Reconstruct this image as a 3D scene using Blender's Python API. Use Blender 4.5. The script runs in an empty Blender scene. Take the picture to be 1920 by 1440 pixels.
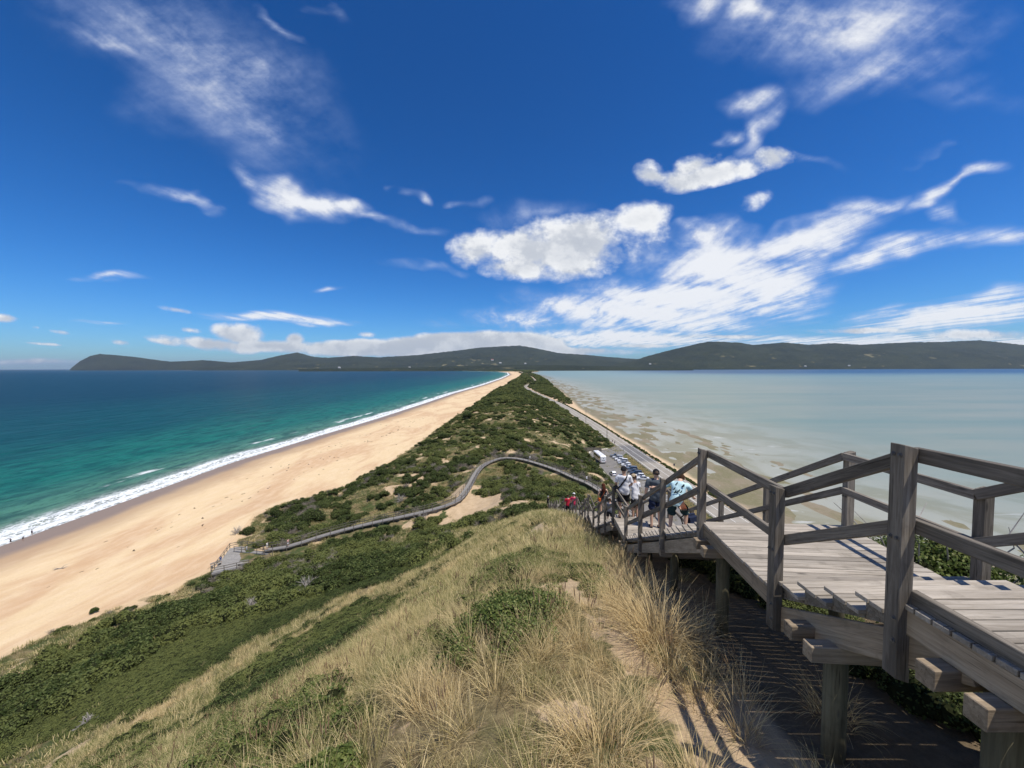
import bpy, bmesh, math, random
import numpy as np
from mathutils import Vector, Matrix, Euler
random.seed(7); RNG = np.random.default_rng(11)
SC = bpy.context.scene
COL = SC.collection
R = math.radians

# ------------------------------------------------------------------ camera, light, exposure
CAM_Z = 45.0
cd = bpy.data.cameras.new('camera'); cd.sensor_width = 36.0; cd.lens = 13.5
cd.clip_start = 0.05; cd.clip_end = 150000.0
cam = bpy.data.objects.new('camera', cd); COL.objects.link(cam); SC.camera = cam
CAM_R = Matrix.Rotation(R(90 - 2.41), 3, 'X') @ Matrix.Rotation(R(-0.15), 3, 'Z')
cam.matrix_world = Matrix.Translation((0, 0, CAM_Z)) @ CAM_R.to_4x4()
SC.view_settings.view_transform = 'Standard'; SC.view_settings.look = 'None'
SC.view_settings.exposure = 0.0; SC.view_settings.gamma = 1.0
SC.render.resolution_x = 1024; SC.render.resolution_y = 768
SUN_DIR = Vector((0.34, -0.23, 0.91)).normalized()          # towards the sun
sl = bpy.data.lights.new('sun', 'SUN'); sl.energy = 4.9; sl.angle = R(0.53); sl.color = (1.0, 0.935, 0.83)
so = bpy.data.objects.new('sun', sl); COL.objects.link(so)
so.rotation_euler = SUN_DIR.to_track_quat('Z', 'Y').to_euler()

def ray(px, py):
    """world direction seen at a point of the 1920 x 1440 photograph"""
    v = CAM_R @ Vector(((px - 960) / 720, (720 - py) / 720, -1.0))
    return v / v.y

# ------------------------------------------------------------------ node helper
class E:
    """socket wrapper: arithmetic builds Math nodes"""
    nt = None
    def __init__(s, sock): s.s = sock
    @staticmethod
    def m(op, *a, clamp=False):
        n = E.nt.nodes.new('ShaderNodeMath'); n.operation = op; n.use_clamp = clamp
        for i, v in enumerate(a): E.put(n.inputs[i], v)
        return E(n.outputs[0])
    @staticmethod
    def put(inp, v):
        if isinstance(v, E): E.nt.links.new(v.s, inp)
        elif v is not None: inp.default_value = v
    def __add__(s, o): return E.m('ADD', s, o)
    def __radd__(s, o): return E.m('ADD', o, s)
    def __sub__(s, o): return E.m('SUBTRACT', s, o)
    def __rsub__(s, o): return E.m('SUBTRACT', o, s)
    def __mul__(s, o): return E.m('MULTIPLY', s, o)
    def __rmul__(s, o): return E.m('MULTIPLY', o, s)
    def __truediv__(s, o): return E.m('DIVIDE', s, o)
    def cl(s): return E.m('ADD', s, 0.0, clamp=True)

def mx(a, b): return E.m('MAXIMUM', a, b)
def mn(a, b): return E.m('MINIMUM', a, b)
def node(t, **kw):
    n = E.nt.nodes.new(t)
    for k, v in kw.items():
        if hasattr(n, k): setattr(n, k, v)
    return n
def sm(v, a, b, lo=0.0, hi=1.0):
    n = node('ShaderNodeMapRange'); n.interpolation_type = 'SMOOTHSTEP'
    E.put(n.inputs[0], v); n.inputs[1].default_value = a; n.inputs[2].default_value = b
    n.inputs[3].default_value = lo; n.inputs[4].default_value = hi
    return E(n.outputs[0])
def comb(x, y, z):
    n = node('ShaderNodeCombineXYZ')
    for i, v in enumerate((x, y, z)): E.put(n.inputs[i], v)
    return E(n.outputs[0])
def sep(v):
    n = node('ShaderNodeSeparateXYZ'); E.put(n.inputs[0], v)
    return E(n.outputs[0]), E(n.outputs[1]), E(n.outputs[2])
def vmul(v, s):
    n = node('ShaderNodeVectorMath', operation='MULTIPLY'); E.put(n.inputs[0], v); n.inputs[1].default_value = s
    return E(n.outputs[0])
def vadd(v, o):
    n = node('ShaderNodeVectorMath', operation='ADD'); E.put(n.inputs[0], v); E.put(n.inputs[1], o)
    return E(n.outputs[0])
def noise(v, scale, detail=4.0, rough=0.55, dist=0.0, col=False):
    n = node('ShaderNodeTexNoise'); E.put(n.inputs['Vector'], v)
    n.inputs['Scale'].default_value = scale; n.inputs['Detail'].default_value = detail
    n.inputs['Roughness'].default_value = rough; n.inputs['Distortion'].default_value = dist
    return E(n.outputs['Color' if col else 'Fac'])
def voro(v, scale, feature='F1', rnd=1.0):
    n = node('ShaderNodeTexVoronoi'); n.feature = feature; E.put(n.inputs['Vector'], v)
    n.inputs['Scale'].default_value = scale; n.inputs['Randomness'].default_value = rnd
    return E(n.outputs['Distance'])
def mixc(f, a, b):
    n = node('ShaderNodeMix'); n.data_type = 'RGBA'
    E.put(n.inputs[0], f); E.put(n.inputs[6], c4(a)); E.put(n.inputs[7], c4(b))
    return E(n.outputs[2])
def c4(c):
    if isinstance(c, E): return c
    return (c[0], c[1], c[2], 1.0)
def attr(name, typ='GEOMETRY', out='Fac'):
    n = node('ShaderNodeAttribute'); n.attribute_name = name; n.attribute_type = typ
    return E(n.outputs[out])
def pos():
    return E(node('ShaderNodeNewGeometry').outputs['Position'])
def objco():
    return E(node('ShaderNodeTexCoord').outputs['Object'])
def rnd():
    return E(node('ShaderNodeObjectInfo').outputs['Random'])
def bump(h, strength=0.5, dist=0.02):
    n = node('ShaderNodeBump'); E.put(n.inputs['Height'], h)
    n.inputs['Strength'].default_value = strength; n.inputs['Distance'].default_value = dist
    return E(n.outputs[0])
def material(name, build):
    m = bpy.data.materials.new(name); m.use_nodes = True
    E.nt = m.node_tree; bs = E.nt.nodes['Principled BSDF']
    out = build(bs) or {}
    for k, v in out.items():
        if isinstance(v, tuple) and len(v) == 3: v = c4(v)
        E.put(bs.inputs[k], v)
    return m
def plain(name, col, rough=0.6, metal=0.0, spec=0.5, var=0.12, scale=8.0):
    """one paint or cloth colour with a little mottling"""
    def b(bs):
        n = noise(objco(), scale, 4)
        k = sm(n, 0.25, 0.75)
        dark = tuple(c * (1 - var) for c in col); lite = tuple(min(1, c * (1 + var)) for c in col)
        return {'Base Color': mixc(k, dark, lite), 'Roughness': rough, 'Metallic': metal, 'Specular IOR Level': spec}
    return material(name, b)

# ------------------------------------------------------------------ sky with clouds (world)
W = bpy.data.worlds.new('World'); SC.world = W; W.use_nodes = True
E.nt = W.node_tree; wn = E.nt.nodes; wn.clear()
sky = node('ShaderNodeTexSky'); sky.sky_type = 'NISHITA'; sky.sun_disc = False
sky.sun_elevation = math.asin(SUN_DIR.z); sky.sun_rotation = math.atan2(SUN_DIR.x, SUN_DIR.y)
sky.altitude = 50; sky.air_density = 1.0; sky.dust_density = 0.3; sky.ozone_density = 3.0
SK = 0.12
v1 = node('ShaderNodeVectorMath', operation='MULTIPLY'); E.nt.links.new(sky.outputs[0], v1.inputs[0]); v1.inputs[1].default_value = (SK, SK, SK)
gm = node('ShaderNodeGamma'); E.nt.links.new(v1.outputs[0], gm.inputs[0]); gm.inputs[1].default_value = 1.45
hs = node('ShaderNodeHueSaturation'); E.nt.links.new(gm.outputs[0], hs.inputs['Color']); hs.inputs['Saturation'].default_value = 1.12
sr, sg, sb = sep(E(hs.outputs[0]))
pw = lambda v, k, e, g: E.m('POWER', mx(v * k, 0.0), e) * (g / SK)
skyc = comb(pw(sr, 1.02, 1.04, .44), pw(sg, 1.22, .86, .62), pw(sb, 1.30, .90, .92))
bg = node('ShaderNodeBackground'); E.put(bg.inputs[0], skyc); bg.inputs[1].default_value = SK
wo = node('ShaderNodeOutputWorld'); E.nt.links.new(bg.outputs[0], wo.inputs[0])
W.cycles.sampling_method = 'MANUAL'; W.cycles.sample_map_resolution = 512

# ------------------------------------------------------------------ object helpers
def tag(o, label=None, cat=None, group=None, kind=None):
    if label: o['label'] = label
    if cat: o['category'] = cat
    if group: o['group'] = group
    if kind: o['kind'] = kind
    return o
def link(o, parent=None):
    COL.objects.link(o)
    if parent is not None: o.parent = parent
    return o
def empty(name, loc=(0, 0, 0), rz=0.0, **kw):
    o = bpy.data.objects.new(name, None); o.empty_display_size = 0.2
    o.location = loc; o.rotation_euler = (0, 0, rz); COL.objects.link(o)
    return tag(o, **kw)
def mesh_of(name, verts, faces, mat=None, smooth=False):
    me = bpy.data.meshes.new(name)
    verts = np.asarray(verts, dtype=np.float32)
    if isinstance(faces, np.ndarray) and faces.ndim == 2:
        nf, k = faces.shape
        me.vertices.add(len(verts)); me.vertices.foreach_set('co', verts.ravel())
        me.loops.add(nf * k); me.loops.foreach_set('vertex_index', faces.astype(np.int32).ravel())
        me.polygons.add(nf); me.polygons.foreach_set('loop_start', np.arange(0, nf * k, k, dtype=np.int32))
        me.update(calc_edges=True)
    else:
        me.from_pydata([tuple(map(float, v)) for v in verts], [], [tuple(map(int, f)) for f in faces]); me.update()
    if mat is not None:
        for m in (mat if isinstance(mat, (list, tuple)) else [mat]): me.materials.append(m)
    if smooth: me.polygons.foreach_set('use_smooth', np.ones(len(me.polygons), dtype=bool))
    return me
def obj(name, me, parent=None, mw=None, **kw):
    o = bpy.data.objects.new(name, me); link(o, parent)
    if mw is not None: o.matrix_local = mw
    return tag(o, **kw)
def fattr(me, name, vals):
    a = me.attributes.new(name, 'FLOAT', 'POINT'); a.data.foreach_set('value', np.asarray(vals, dtype=np.float32).ravel())

_box_cache = {}
def box_mesh(name, dx, dy, dz, mat, ch=0.004):
    """chamfered box centred on its origin, long axis X"""
    key = (round(dx, 3), round(dy, 3), round(dz, 3), mat.name, ch)
    if key in _box_cache: return _box_cache[key]
    bm = bmesh.new(); bmesh.ops.create_cube(bm, size=1.0)
    for v in bm.verts: v.co.x *= dx; v.co.y *= dy; v.co.z *= dz
    if ch > 0: bmesh.ops.bevel(bm, geom=bm.edges[:], offset=min(ch, min(dx, dy, dz) * 0.3), segments=1, affect='EDGES')
    me = bpy.data.meshes.new(name); bm.to_mesh(me); bm.free(); me.materials.append(mat)
    _box_cache[key] = me
    return me
def beam_mat(p0, p1, side=None):
    p0 = Vector(p0); p1 = Vector(p1); x = (p1 - p0).normalized()
    up = Vector((0, 0, 1)) if abs(x.z) < 0.95 else Vector((0, 1, 0))
    if side is not None: up = x.cross(Vector(side)) * -1
    y = up.cross(x).normalized(); z = x.cross(y)
    m = Matrix((x, y, z)).transposed().to_4x4(); m.translation = (p0 + p1) / 2
    return m, (p1 - p0).length
def beam(name, p0, p1, w, h, mat, parent=None, ch=0.004, **kw):
    """timber from p0 to p1: w wide sideways, h high"""
    m, L = beam_mat(p0, p1)
    return obj(name, box_mesh(name, L, w, h, mat, ch), parent, m, **kw)

class MB:
    """collects shapes into one mesh"""
    def __init__(s): s.v = []; s.f = []; s.mi = []
    def add(s, vs, fs, mi=0):
        b = len(s.v); s.v += [tuple(v) for v in vs]; s.f += [tuple(i + b for i in f) for f in fs]; s.mi += [mi] * len(fs)
    def box(s, c, d, m=None, mi=0):
        x, y, z = [k / 2 for k in d]
        vs = [Vector((sx * x, sy * y, sz * z)) for sx in (-1, 1) for sy in (-1, 1) for sz in (-1, 1)]
        if m is not None: vs = [m @ v for v in vs]
        vs = [v + Vector(c) for v in vs]
        s.add(vs, [(0, 1, 3, 2), (4, 6, 7, 5), (0, 4, 5, 1), (2, 3, 7, 6), (0, 2, 6, 4), (1, 5, 7, 3)], mi)
    def bar(s, p0, p1, w, h, mi=0):
        m, L = beam_mat(p0, p1); s.box(m.translation, (L, w, h), m.to_3x3(), mi)
    def tube(s, pts, rad, n=8, mi=0, cap=True):
        pts = [Vector(p) for p in pts]; rings = []
        for i, p in enumerate(pts):
            t = (pts[min(i + 1, len(pts) - 1)] - pts[max(i - 1, 0)]).normalized()
            a = t.orthogonal().normalized(); b = t.cross(a)
            if i and (a.dot(pa) < 0.3): 
                a = (pa - t * pa.dot(t)).normalized(); b = t.cross(a)
            pa = a; r = rad[i] if isinstance(rad, (list, tuple)) else rad
            rings.append([p + (a * math.cos(k * 2 * math.pi / n) + b * math.sin(k * 2 * math.pi / n)) * r for k in range(n)])
        vs = [v for rg in rings for v in rg]
        fs = [(i * n + k, i * n + (k + 1) % n, (i + 1) * n + (k + 1) % n, (i + 1) * n + k) for i in range(len(pts) - 1) for k in range(n)]
        if cap: fs += [tuple(range(n - 1, -1, -1)), tuple((len(pts) - 1) * n + k for k in range(n))]
        s.add(vs, fs, mi)
    def mesh(s, name, mats, smooth=False):
        me = mesh_of(name, s.v, s.f, mats, smooth)
        if any(s.mi): me.polygons.foreach_set('material_index', np.array(s.mi, dtype=np.int32))
        return me
# ------------------------------------------------------------------ numpy noise
def _h(ix, iy, seed):
    n = (ix.astype(np.int64) * 374761393 + iy.astype(np.int64) * 668265263 + seed * 974634777) & 0x7fffffff
    n = ((n ^ (n >> 13)) * 1274126177) & 0x7fffffff
    return ((n ^ (n >> 16)) & 0xffff) / 65535.0
def vnoise(x, y, seed=0):
    ix = np.floor(x); iy = np.floor(y); fx = x - ix; fy = y - iy
    fx = fx * fx * (3 - 2 * fx); fy = fy * fy * (3 - 2 * fy)
    ix = ix.astype(np.int64); iy = iy.astype(np.int64)
    a = _h(ix, iy, seed); b = _h(ix + 1, iy, seed); c = _h(ix, iy + 1, seed); d = _h(ix + 1, iy + 1, seed)
    return a + (b - a) * fx + (c - a) * fy + (a - b - c + d) * fx * fy
def fbm(x, y, oct=4, seed=0, gain=0.5):
    t = 0; a = 1; s = 0
    for o in range(oct):
        t = t + a * vnoise(x * 2 ** o + 17.3 * o, y * 2 ** o - 9.1 * o, seed + o); s += a; a *= gain
    return t / s
def sstep(a, b, x):
    t = np.clip((x - a) / (b - a), 0, 1); return t * t * (3 - 2 * t)

# ------------------------------------------------------------------ clouds: a far shell of air round the whole scene
# centre (as slopes of the line of sight), half width, half height, turn, thickness
CIRRUS = [(400,130,350,150,32,.62),(270,60,280,120,22,.52),(180,90,150,30,24,.6),(400,165,260,38,30,.55),(520,230,150,46,38,.62),(470,120,230,80,38,.48),(540,35,62,13,36,.6),(600,15,34,11,38,.45),
 (330,372,95,16,14,.8),(395,391,50,15,8,.6),(600,385,125,38,18,1.05),(650,400,85,28,10,1.1),(480,338,95,22,26,.65),(745,425,110,14,6,.6),
 (772,352,26,13,35,.7),(858,372,34,13,8,.6),(985,395,110,26,-2,.5),
 (1590,45,280,90,-4,.72),(1320,10,100,40,2,.85),(1450,30,110,40,6,.85),(1630,130,190,60,-10,.62),(1780,180,140,28,-3,.38),
 (1400,185,75,28,-12,.8),(1425,235,85,30,-52,.8),(1365,250,34,16,-20,.8),
 (1370,500,190,64,4,1.2),(1300,560,240,52,4,1.25),(1220,590,260,42,6,1.2),(1440,545,120,60,-10,1.1),(1530,455,200,40,-22,1.0),(1320,450,80,30,-6,1.1),
 (1730,450,190,32,-13,.85),(1640,480,150,25,-16,.85),(1640,385,130,22,-16,.85),(1790,345,84,18,-26,.75),(1800,372,60,18,38,.6),(1895,430,100,30,-6,.7),
 (1100,590,160,40,14,1.0),(1000,600,140,26,6,.75),(1170,635,320,22,1,1.1),(920,632,160,16,0,.75),(830,600,60,16,4,.4),
 (1790,592,250,32,-7,1.15),(1640,590,90,16,-10,.7),(1860,560,140,22,-8,.8),(1620,640,420,17,0,1.0),(1900,640,160,24,0,.9),
 (520,596,140,12,5,1.05),(590,606,80,9,3,.9),(230,524,88,10,3,.75),(230,535,30,6,0,.4),(620,547,34,6,-3,.6),(190,606,66,5,1,.6),
 (800,505,80,12,4,.6),(1540,300,90,14,14,.35),(1745,282,26,9,-16,.35),(1910,255,30,12,-40,.4)]
CUMULUS = [(1050,462,205,66,0,1.0),(1185,425,80,50,-20,.78),(900,465,70,44,0,.8),(990,500,120,32,4,.85),
 (1330,325,130,30,-8,.9),(1215,320,46,30,10,.9),(1290,305,60,26,-20,.8),(1455,298,66,26,0,.75),(1420,385,66,24,-20,.42),
 (448,626,54,27,8,1.0),(400,645,130,16,6,.9),(500,650,130,15,2,.95),(550,637,22,16,0,.9),(310,640,46,8,12,.7),(360,618,28,8,4,.7),
 (640,650,120,10,2,.8),(700,652,170,18,-1,1.35),(830,644,190,24,-4,1.5),(960,638,120,20,4,1.4),(1040,652,90,12,8,1.1),(1100,656,140,10,2,.75),
 (14,594,34,11,4,.9),(70,612,10,5,0,.6),(110,622,26,6,12,.6),(75,645,44,4,6,.7),(225,642,26,7,6,.65),(686,628,20,7,4,.7),(340,580,42,7,6,.65),
 (60,680,150,9,0,.75),(1620,620,140,8,1,.8),(1830,628,160,14,-1,.8),(1350,632,140,5,1,.7),(1200,648,110,5,0,.7)]

def cloud_mask(lst, u, v):
    tot = np.zeros_like(u)
    for px, py, a, b, rot, st in lst:
        r = ray(px, py); du = (u - r.x) * 720; dv = (v - r.z) * 720; c, s_ = math.cos(R(rot)), math.sin(R(rot))
        x = (du * c - dv * s_) / a; y = (du * s_ + dv * c) / b
        tot = np.maximum(tot, st * np.clip(1.10 - np.sqrt(x * x + y * y), 0, 1) ** .72)
    return tot
az = np.concatenate([np.linspace(-180, -75, 60)[:-1], np.linspace(-75, 75, 560), np.linspace(75, 180, 60)[1:]]) * math.pi / 180
el = np.concatenate([np.linspace(-.6, 14, 110), np.linspace(14, 50, 150)[1:], np.linspace(50, 62, 14)[1:]]) * math.pi / 180
AZ, EL = np.meshgrid(az, el); dxs = np.sin(AZ) * np.cos(EL); dys = np.cos(AZ) * np.cos(EL); dzs = np.sin(EL)
fyv = np.maximum(dys, .08); u_ = dxs / fyv; v_ = dzs / fyv
wu = (fbm(u_ * 5, v_ * 8, 4, 301) - .5) * .24; wv = (fbm(u_ * 5 + 40, v_ * 8, 4, 302) - .5) * .12
frn = sstep(.10, .30, dys); sc = np.clip(v_ / .35, .22, 1.0)
cmv = cloud_mask(CIRRUS, u_ + wu * sc, v_ + wv * sc) * frn + (1 - frn) * 1.1 * sstep(.36, .62, fbm(dxs / (dzs + .05) * .6, dys / (dzs + .05) * .3, 3, 303))  # clouds outside the view are added thicker to whiten the ambient light
kmv = cloud_mask(CUMULUS, u_ + wu * sc * .5, v_ + wv * sc * .5) * frn
RS = 82000.0
me_ = np.stack([dxs, dys, dzs], -1).reshape(-1, 3) * RS
idx = np.arange(AZ.size).reshape(AZ.shape)
F = np.stack([idx[:-1, :-1], idx[1:, :-1], idx[1:, 1:], idx[:-1, 1:]], -1).reshape(-1, 4)
MC = bpy.data.materials.new('cloud_layer'); MC.use_nodes = True; E.nt = MC.node_tree; MC.node_tree.nodes.clear()
dv_ = node('ShaderNodeVectorMath', operation='NORMALIZE'); E.put(dv_.inputs[0], pos()); ddir = E(dv_.outputs[0])
dx, dy, dz = sep(ddir); zz = mx(dz, 0.0) + 0.035; PX = dx / zz; PY = dy / zz
fy = mx(dy, 0.08); U = dx / fy; V = dz / fy
wx, wy, wz = sep(noise(comb(PX, PY * 0.6, 0.0), 0.7, 2, 0.45, col=True))
PXw = PX + (wx - 0.5) * 0.75; PYw = PY + (wy - 0.5) * 0.8
streak = noise(comb(PXw, PYw * 0.20, 2.0), 4.6, 6, 0.55)
fine = noise(comb(PXw, PYw * 0.36, 7.0), 17.0, 10, 0.68)
puffp = comb(U, V * 1.3, 0.0)
puff = noise(puffp, 9.0, 10, 0.62); puff2 = noise(comb(U - 0.008, V * 1.3 - 0.026, 0.0), 8.0, 5, 0.60)
iso = noise(vadd(comb(U, V * 1.6, 0.0), vmul(noise(comb(U, V, 3.0), 9.0, 5, .6, col=True), (.05, .03, 0))), 17.0, 10, 0.62)
cm = attr('cirrus'); km = attr('cumulus')
cir = cm * (0.44 + cm * 0.42 + sm(streak, 0.30, 0.72) * 0.60 + (fine - 0.5) * 0.55 + (iso - 0.5) * 1.25) + (streak - 0.5) * cm * 0.5
cir = sm(cir, 0.04, 1.22) * 0.97
kraw = km * 1.0 + (puff - 0.5) * 1.55 * sm(km, 0.0, 0.3)
kd = sm(kraw, 0.20, 0.72)
shade = sm(puff - puff2, -0.10, 0.12)
thick = sm(kraw, 0.6, 1.15)
low = sm(V, 0.02, 0.17)
lit = (shade * 0.6 + 0.4) * (1.0 - thick * 0.34) * (1.0 - (1.0 - low) * 0.25)
cumc = mixc(lit.cl(), (0.40, 0.45, 0.54), (0.95, 0.96, 0.97))
circ = mixc(sm(cir, 0.1, 0.85), (0.50, 0.62, 0.92), (0.90, 0.92, 0.96))
colr = mixc(kd, circ, cumc)
em = node('ShaderNodeEmission'); E.put(em.inputs[0], colr); em.inputs[1].default_value = 1.0
tr = node('ShaderNodeBsdfTransparent'); ms = node('ShaderNodeMixShader')
E.put(ms.inputs[0], mx(cir, kd * 0.97)); E.nt.links.new(tr.outputs[0], ms.inputs[1]); E.nt.links.new(em.outputs[0], ms.inputs[2])
mo = node('ShaderNodeOutputMaterial'); E.nt.links.new(ms.outputs[0], mo.inputs[0])
me = mesh_of('sky', me_, F, MC, True); fattr(me, 'cirrus', cmv); fattr(me, 'cumulus', kmv)  # cirrus also holds the thicker clouds added outside the view
obj('sky', me, kind='structure'); MC.cycles.emission_sampling = 'NONE'

# ------------------------------------------------------------------ the lie of the land
def itp(y, tab): return np.interp(y, [t[0] for t in tab], [t[1] for t in tab])
SHORE = [(-80,-131),(99,-132),(181,-136),(260,-130),(337,-122),(500,-113),(690,-105),(1013,-78),(1620,-46),(2500,-17),(3600,-40),(4500,-170),(6000,-900),(9000,-5000),(12000,-13500),(60000,-69000)]
TOE = [(-80,-79),(10,-78.5),(38,-77),(55,-74.5),(65,-69.5),(71,-66),(78,-63),(86,-65.5),(96,-69.5),(108,-74),(117,-71),(127,-60),(190,-52.5),(260,-51),(350,-47),(500,-42),(700,-35),(922,-14),(1100,0),(1800,38),(2500,62),(3600,62),(4500,20)]
ROADX = [(-80,60),(200,59.5),(280,59),(360,57),(440,54),(510,48),(600,41),(700,33),(800,28),(860,30),(930,38),(1050,58),(1150,70),(1400,80),(2000,88),(4600,90)]
RTOE = [(-80,46),(10,46),(50,42),(80,38),(95,35.8),(190,35.8),(203,52.5)]
RSHORE = [(-80,76),(410,78),(535,86),(690,95),(1000,108),(1296,121),(1800,145),(2500,152),(3600,174),(4500,320)]
# station: y, left mid (x,z), left break, crest left, crest right, right mid
ST = [(-80, -40,19, -12,37, -2,41, 5,41, 20,28),
 (-2,  -40,19, -9,38.4, -1.0,42.35, 7.2,42.0, 20,30),
 (2.5, -40,18.6, -8.8,37.6, -.6,42.1, 7.2,41.9, 20,29),
 (5,   -39,18.2, -8.4,36.9, -.2,41.55, 7.2,41.5, 20,29),
 (10.5,-38,17.6, -8,35.0, .6,39.75, 7.0,39.7, 20,28),
 (17,  -36,17, -7,32.6, 1.4,37.45, 5.5,37.65, 20,26),
 (24.6,-35,16, -7,29.8, 2.0,35.2, 6,35.35, 20,25),
 (37.4,-34,15, -7,25.6, 2.2,30.6, 7,30.7, 20,22.5),
 (50,  -34,13.2, -8,21.5, 2.0,25.4, 8,25.8, 20,20.5),
 (61,  -35,11.2, -10,17.6, 2.0,21.5, 9,22.2, 20,18.5),
 (72,  -37,9.2, -13,14.0, -1,17.4, 10,19.4, 22,16.0),
 (85,  -38,7.6, -13,12.6, -3,14.4, 14,16.2, 25,12.5),
 (100, -36,8.6, -13,13.2, -3,14.8, 16,15.3, 27,11),
 (120, -30,10, -12,14.0, -2,15.2, 15,15.6, 26,11),
 (150, -30,12, -14,15, 0,17.0, 14,15.6, 26,10.5),
 (190, -30,12, -15,15, 0,17.6, 14,15.0, 27,9.5),
 (210, -30,12, -14,15.4, 0,17.6, 15,15.0, 34,9.5),
 (260, -30,11.5,-13,14.6, 2,16.6, 16,15.0, 36,9.5),
 (350, -28,10.5,-12,13, 2,14.6, 16,13.6, 34,9),
 (500, -24,9, -10,11, 2,11.8, 12,11, 26,7.5),
 (700, -20,8, -8,9, 2,9.6, 10,9, 18,6.5),
 (922, -2,7, 5,8, 11,8.6, 16,8.0, 22,6),
 (1150, 12,7, 22,8, 32,8.6, 42,8, 52,6),
 (1800, 48,7, 56,8, 62,8.6, 68,8, 74,6),
 (2500, 70,7, 74,8, 77,8.4, 80,8, 82,6),
 (4500, 30,7, 40,8, 50,8.4, 60,8, 70,6)]
SY = np.array([s[0] for s in ST], float)
def keys(y):
    y = np.asarray(y, float)
    g = lambda i: np.interp(y, SY, [s[i] for s in ST])
    sh = itp(y, SHORE); toe = itp(y, TOE); rd = itp(y, ROADX); rs = itp(y, RSHORE)
    rt = np.minimum(np.where(y < 203, itp(y, RTOE), 999), rd - 5.2)
    far = sstep(450, 560, y)
    one = np.ones_like(y)
    xs = [sh - 4000, sh - 60, sh, sh + 14, (sh + 14) * .45 + toe * .55, toe, g(1), g(3), g(5), g(7), g(9), rt, rd + 4.6,
          rd + 4.6 + (rs - rd - 12) * .5, rs - 4.5 + 0 * far, rs, rs + 60, rs + 260, rs + 4000]
    zs = [-40 * one, -3 * one, 0 * one, .45 * one, 1.9 * one, 3.4 * one, g(2), g(4), g(6), g(8), g(10), 3.5 * one, 3.5 * one,
          3.0 * (1 - far) + 6.0 * far, .7 * one + far * .5, .07 * one, -.02 * one, -1.5 * one, -30 * one]
    return xs, zs
def H0(x, y):
    xs, zs = keys(y); z = np.array(np.broadcast_to(zs[0], np.shape(x)), float).copy()
    for k in range(len(xs) - 1):
        a, b = xs[k], np.maximum(xs[k + 1], xs[k] + .01)
        t = (x - a) / (b - a); z = np.where((t >= 0), zs[k] + (zs[k + 1] - zs[k]) * np.clip(t, 0, 1), z)
    return z
def Hs(x, y):
    x = np.asarray(x, float); y = np.asarray(y, float)
    r = np.clip(0.5 + y * 0.012, 0.6, 2.5)
    z = (H0(x, y) * 2 + H0(x - r, y) + H0(x + r, y) + H0(x, y - r) + H0(x, y + r) + H0(x - r * .5, y) + H0(x + r * .5, y)) / 8
    return z
BWK = [(27.5,80,12.6),(20,92,16.2),(16.5,98.5,16.4),(13,106,16.4),(8.5,113,16.4),(4,119,16.3),(0,122,16.2),(-3.5,122.5,16),(-6.5,120,15.7),(-9.2,114.5,15.4),(-10.4,107,15.1),(-11,99,14.8),(-12,91,14.4),(-13.6,87.5,14.0),
       (-18,85.2,13.2),(-24,84.6,12.0),(-31,84.3,10.6),(-37,83.6,9.4),(-42.5,81.8,8.4),(-47.5,79.8,7.4),(-52.5,80.2,6.5)]
def smooth_path(pts, step):
    v = [Vector(p) for p in pts]; out = []
    for i in range(len(v) - 1):
        p0 = v[max(i - 1, 0)]; p1 = v[i]; p2 = v[i + 1]; p3 = v[min(i + 2, len(v) - 1)]
        n_ = max(2, int((p2 - p1).length / step))
        for k in range(n_):
            t = k / n_
            out.append(.5 * ((2 * p1) + (p2 - p0) * t + (2 * p0 - 5 * p1 + 4 * p2 - p3) * t * t + (3 * p1 - p0 - 3 * p2 + p3) * t ** 3))
    out.append(v[-1]); return out
path = smooth_path(BWK, 2.0)
WALKP = np.array([(p.x, p.y, p.z) for p in path])
def walk_fit(x, y, z):
    """the ground lies just under the boardwalk"""
    x = np.asarray(x, float); z = np.array(z, float); c = (y > 68) & (y < 134) & (x > -64) & (x < 40)
    if not np.any(c): return z
    xi, yi = x[c], y[c]; d = np.hypot(xi[:, None] - WALKP[None, :, 0], yi[:, None] - WALKP[None, :, 1]); j = d.argmin(1); dm = d[np.arange(len(xi)), j]
    w = np.exp(-(dm / 5.5) ** 2); z[c] = z[c] * (1 - w) + (WALKP[j, 2] - .75) * w; return z
def dunemask(x, y):
    toe = itp(y, TOE); rd = itp(y, ROADX)
    rt = np.minimum(np.where(y < 203, itp(y, RTOE), 999), rd - 5.2)
    return sstep(0, 6, x - toe) * sstep(0, 4, rt - x)
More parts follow.
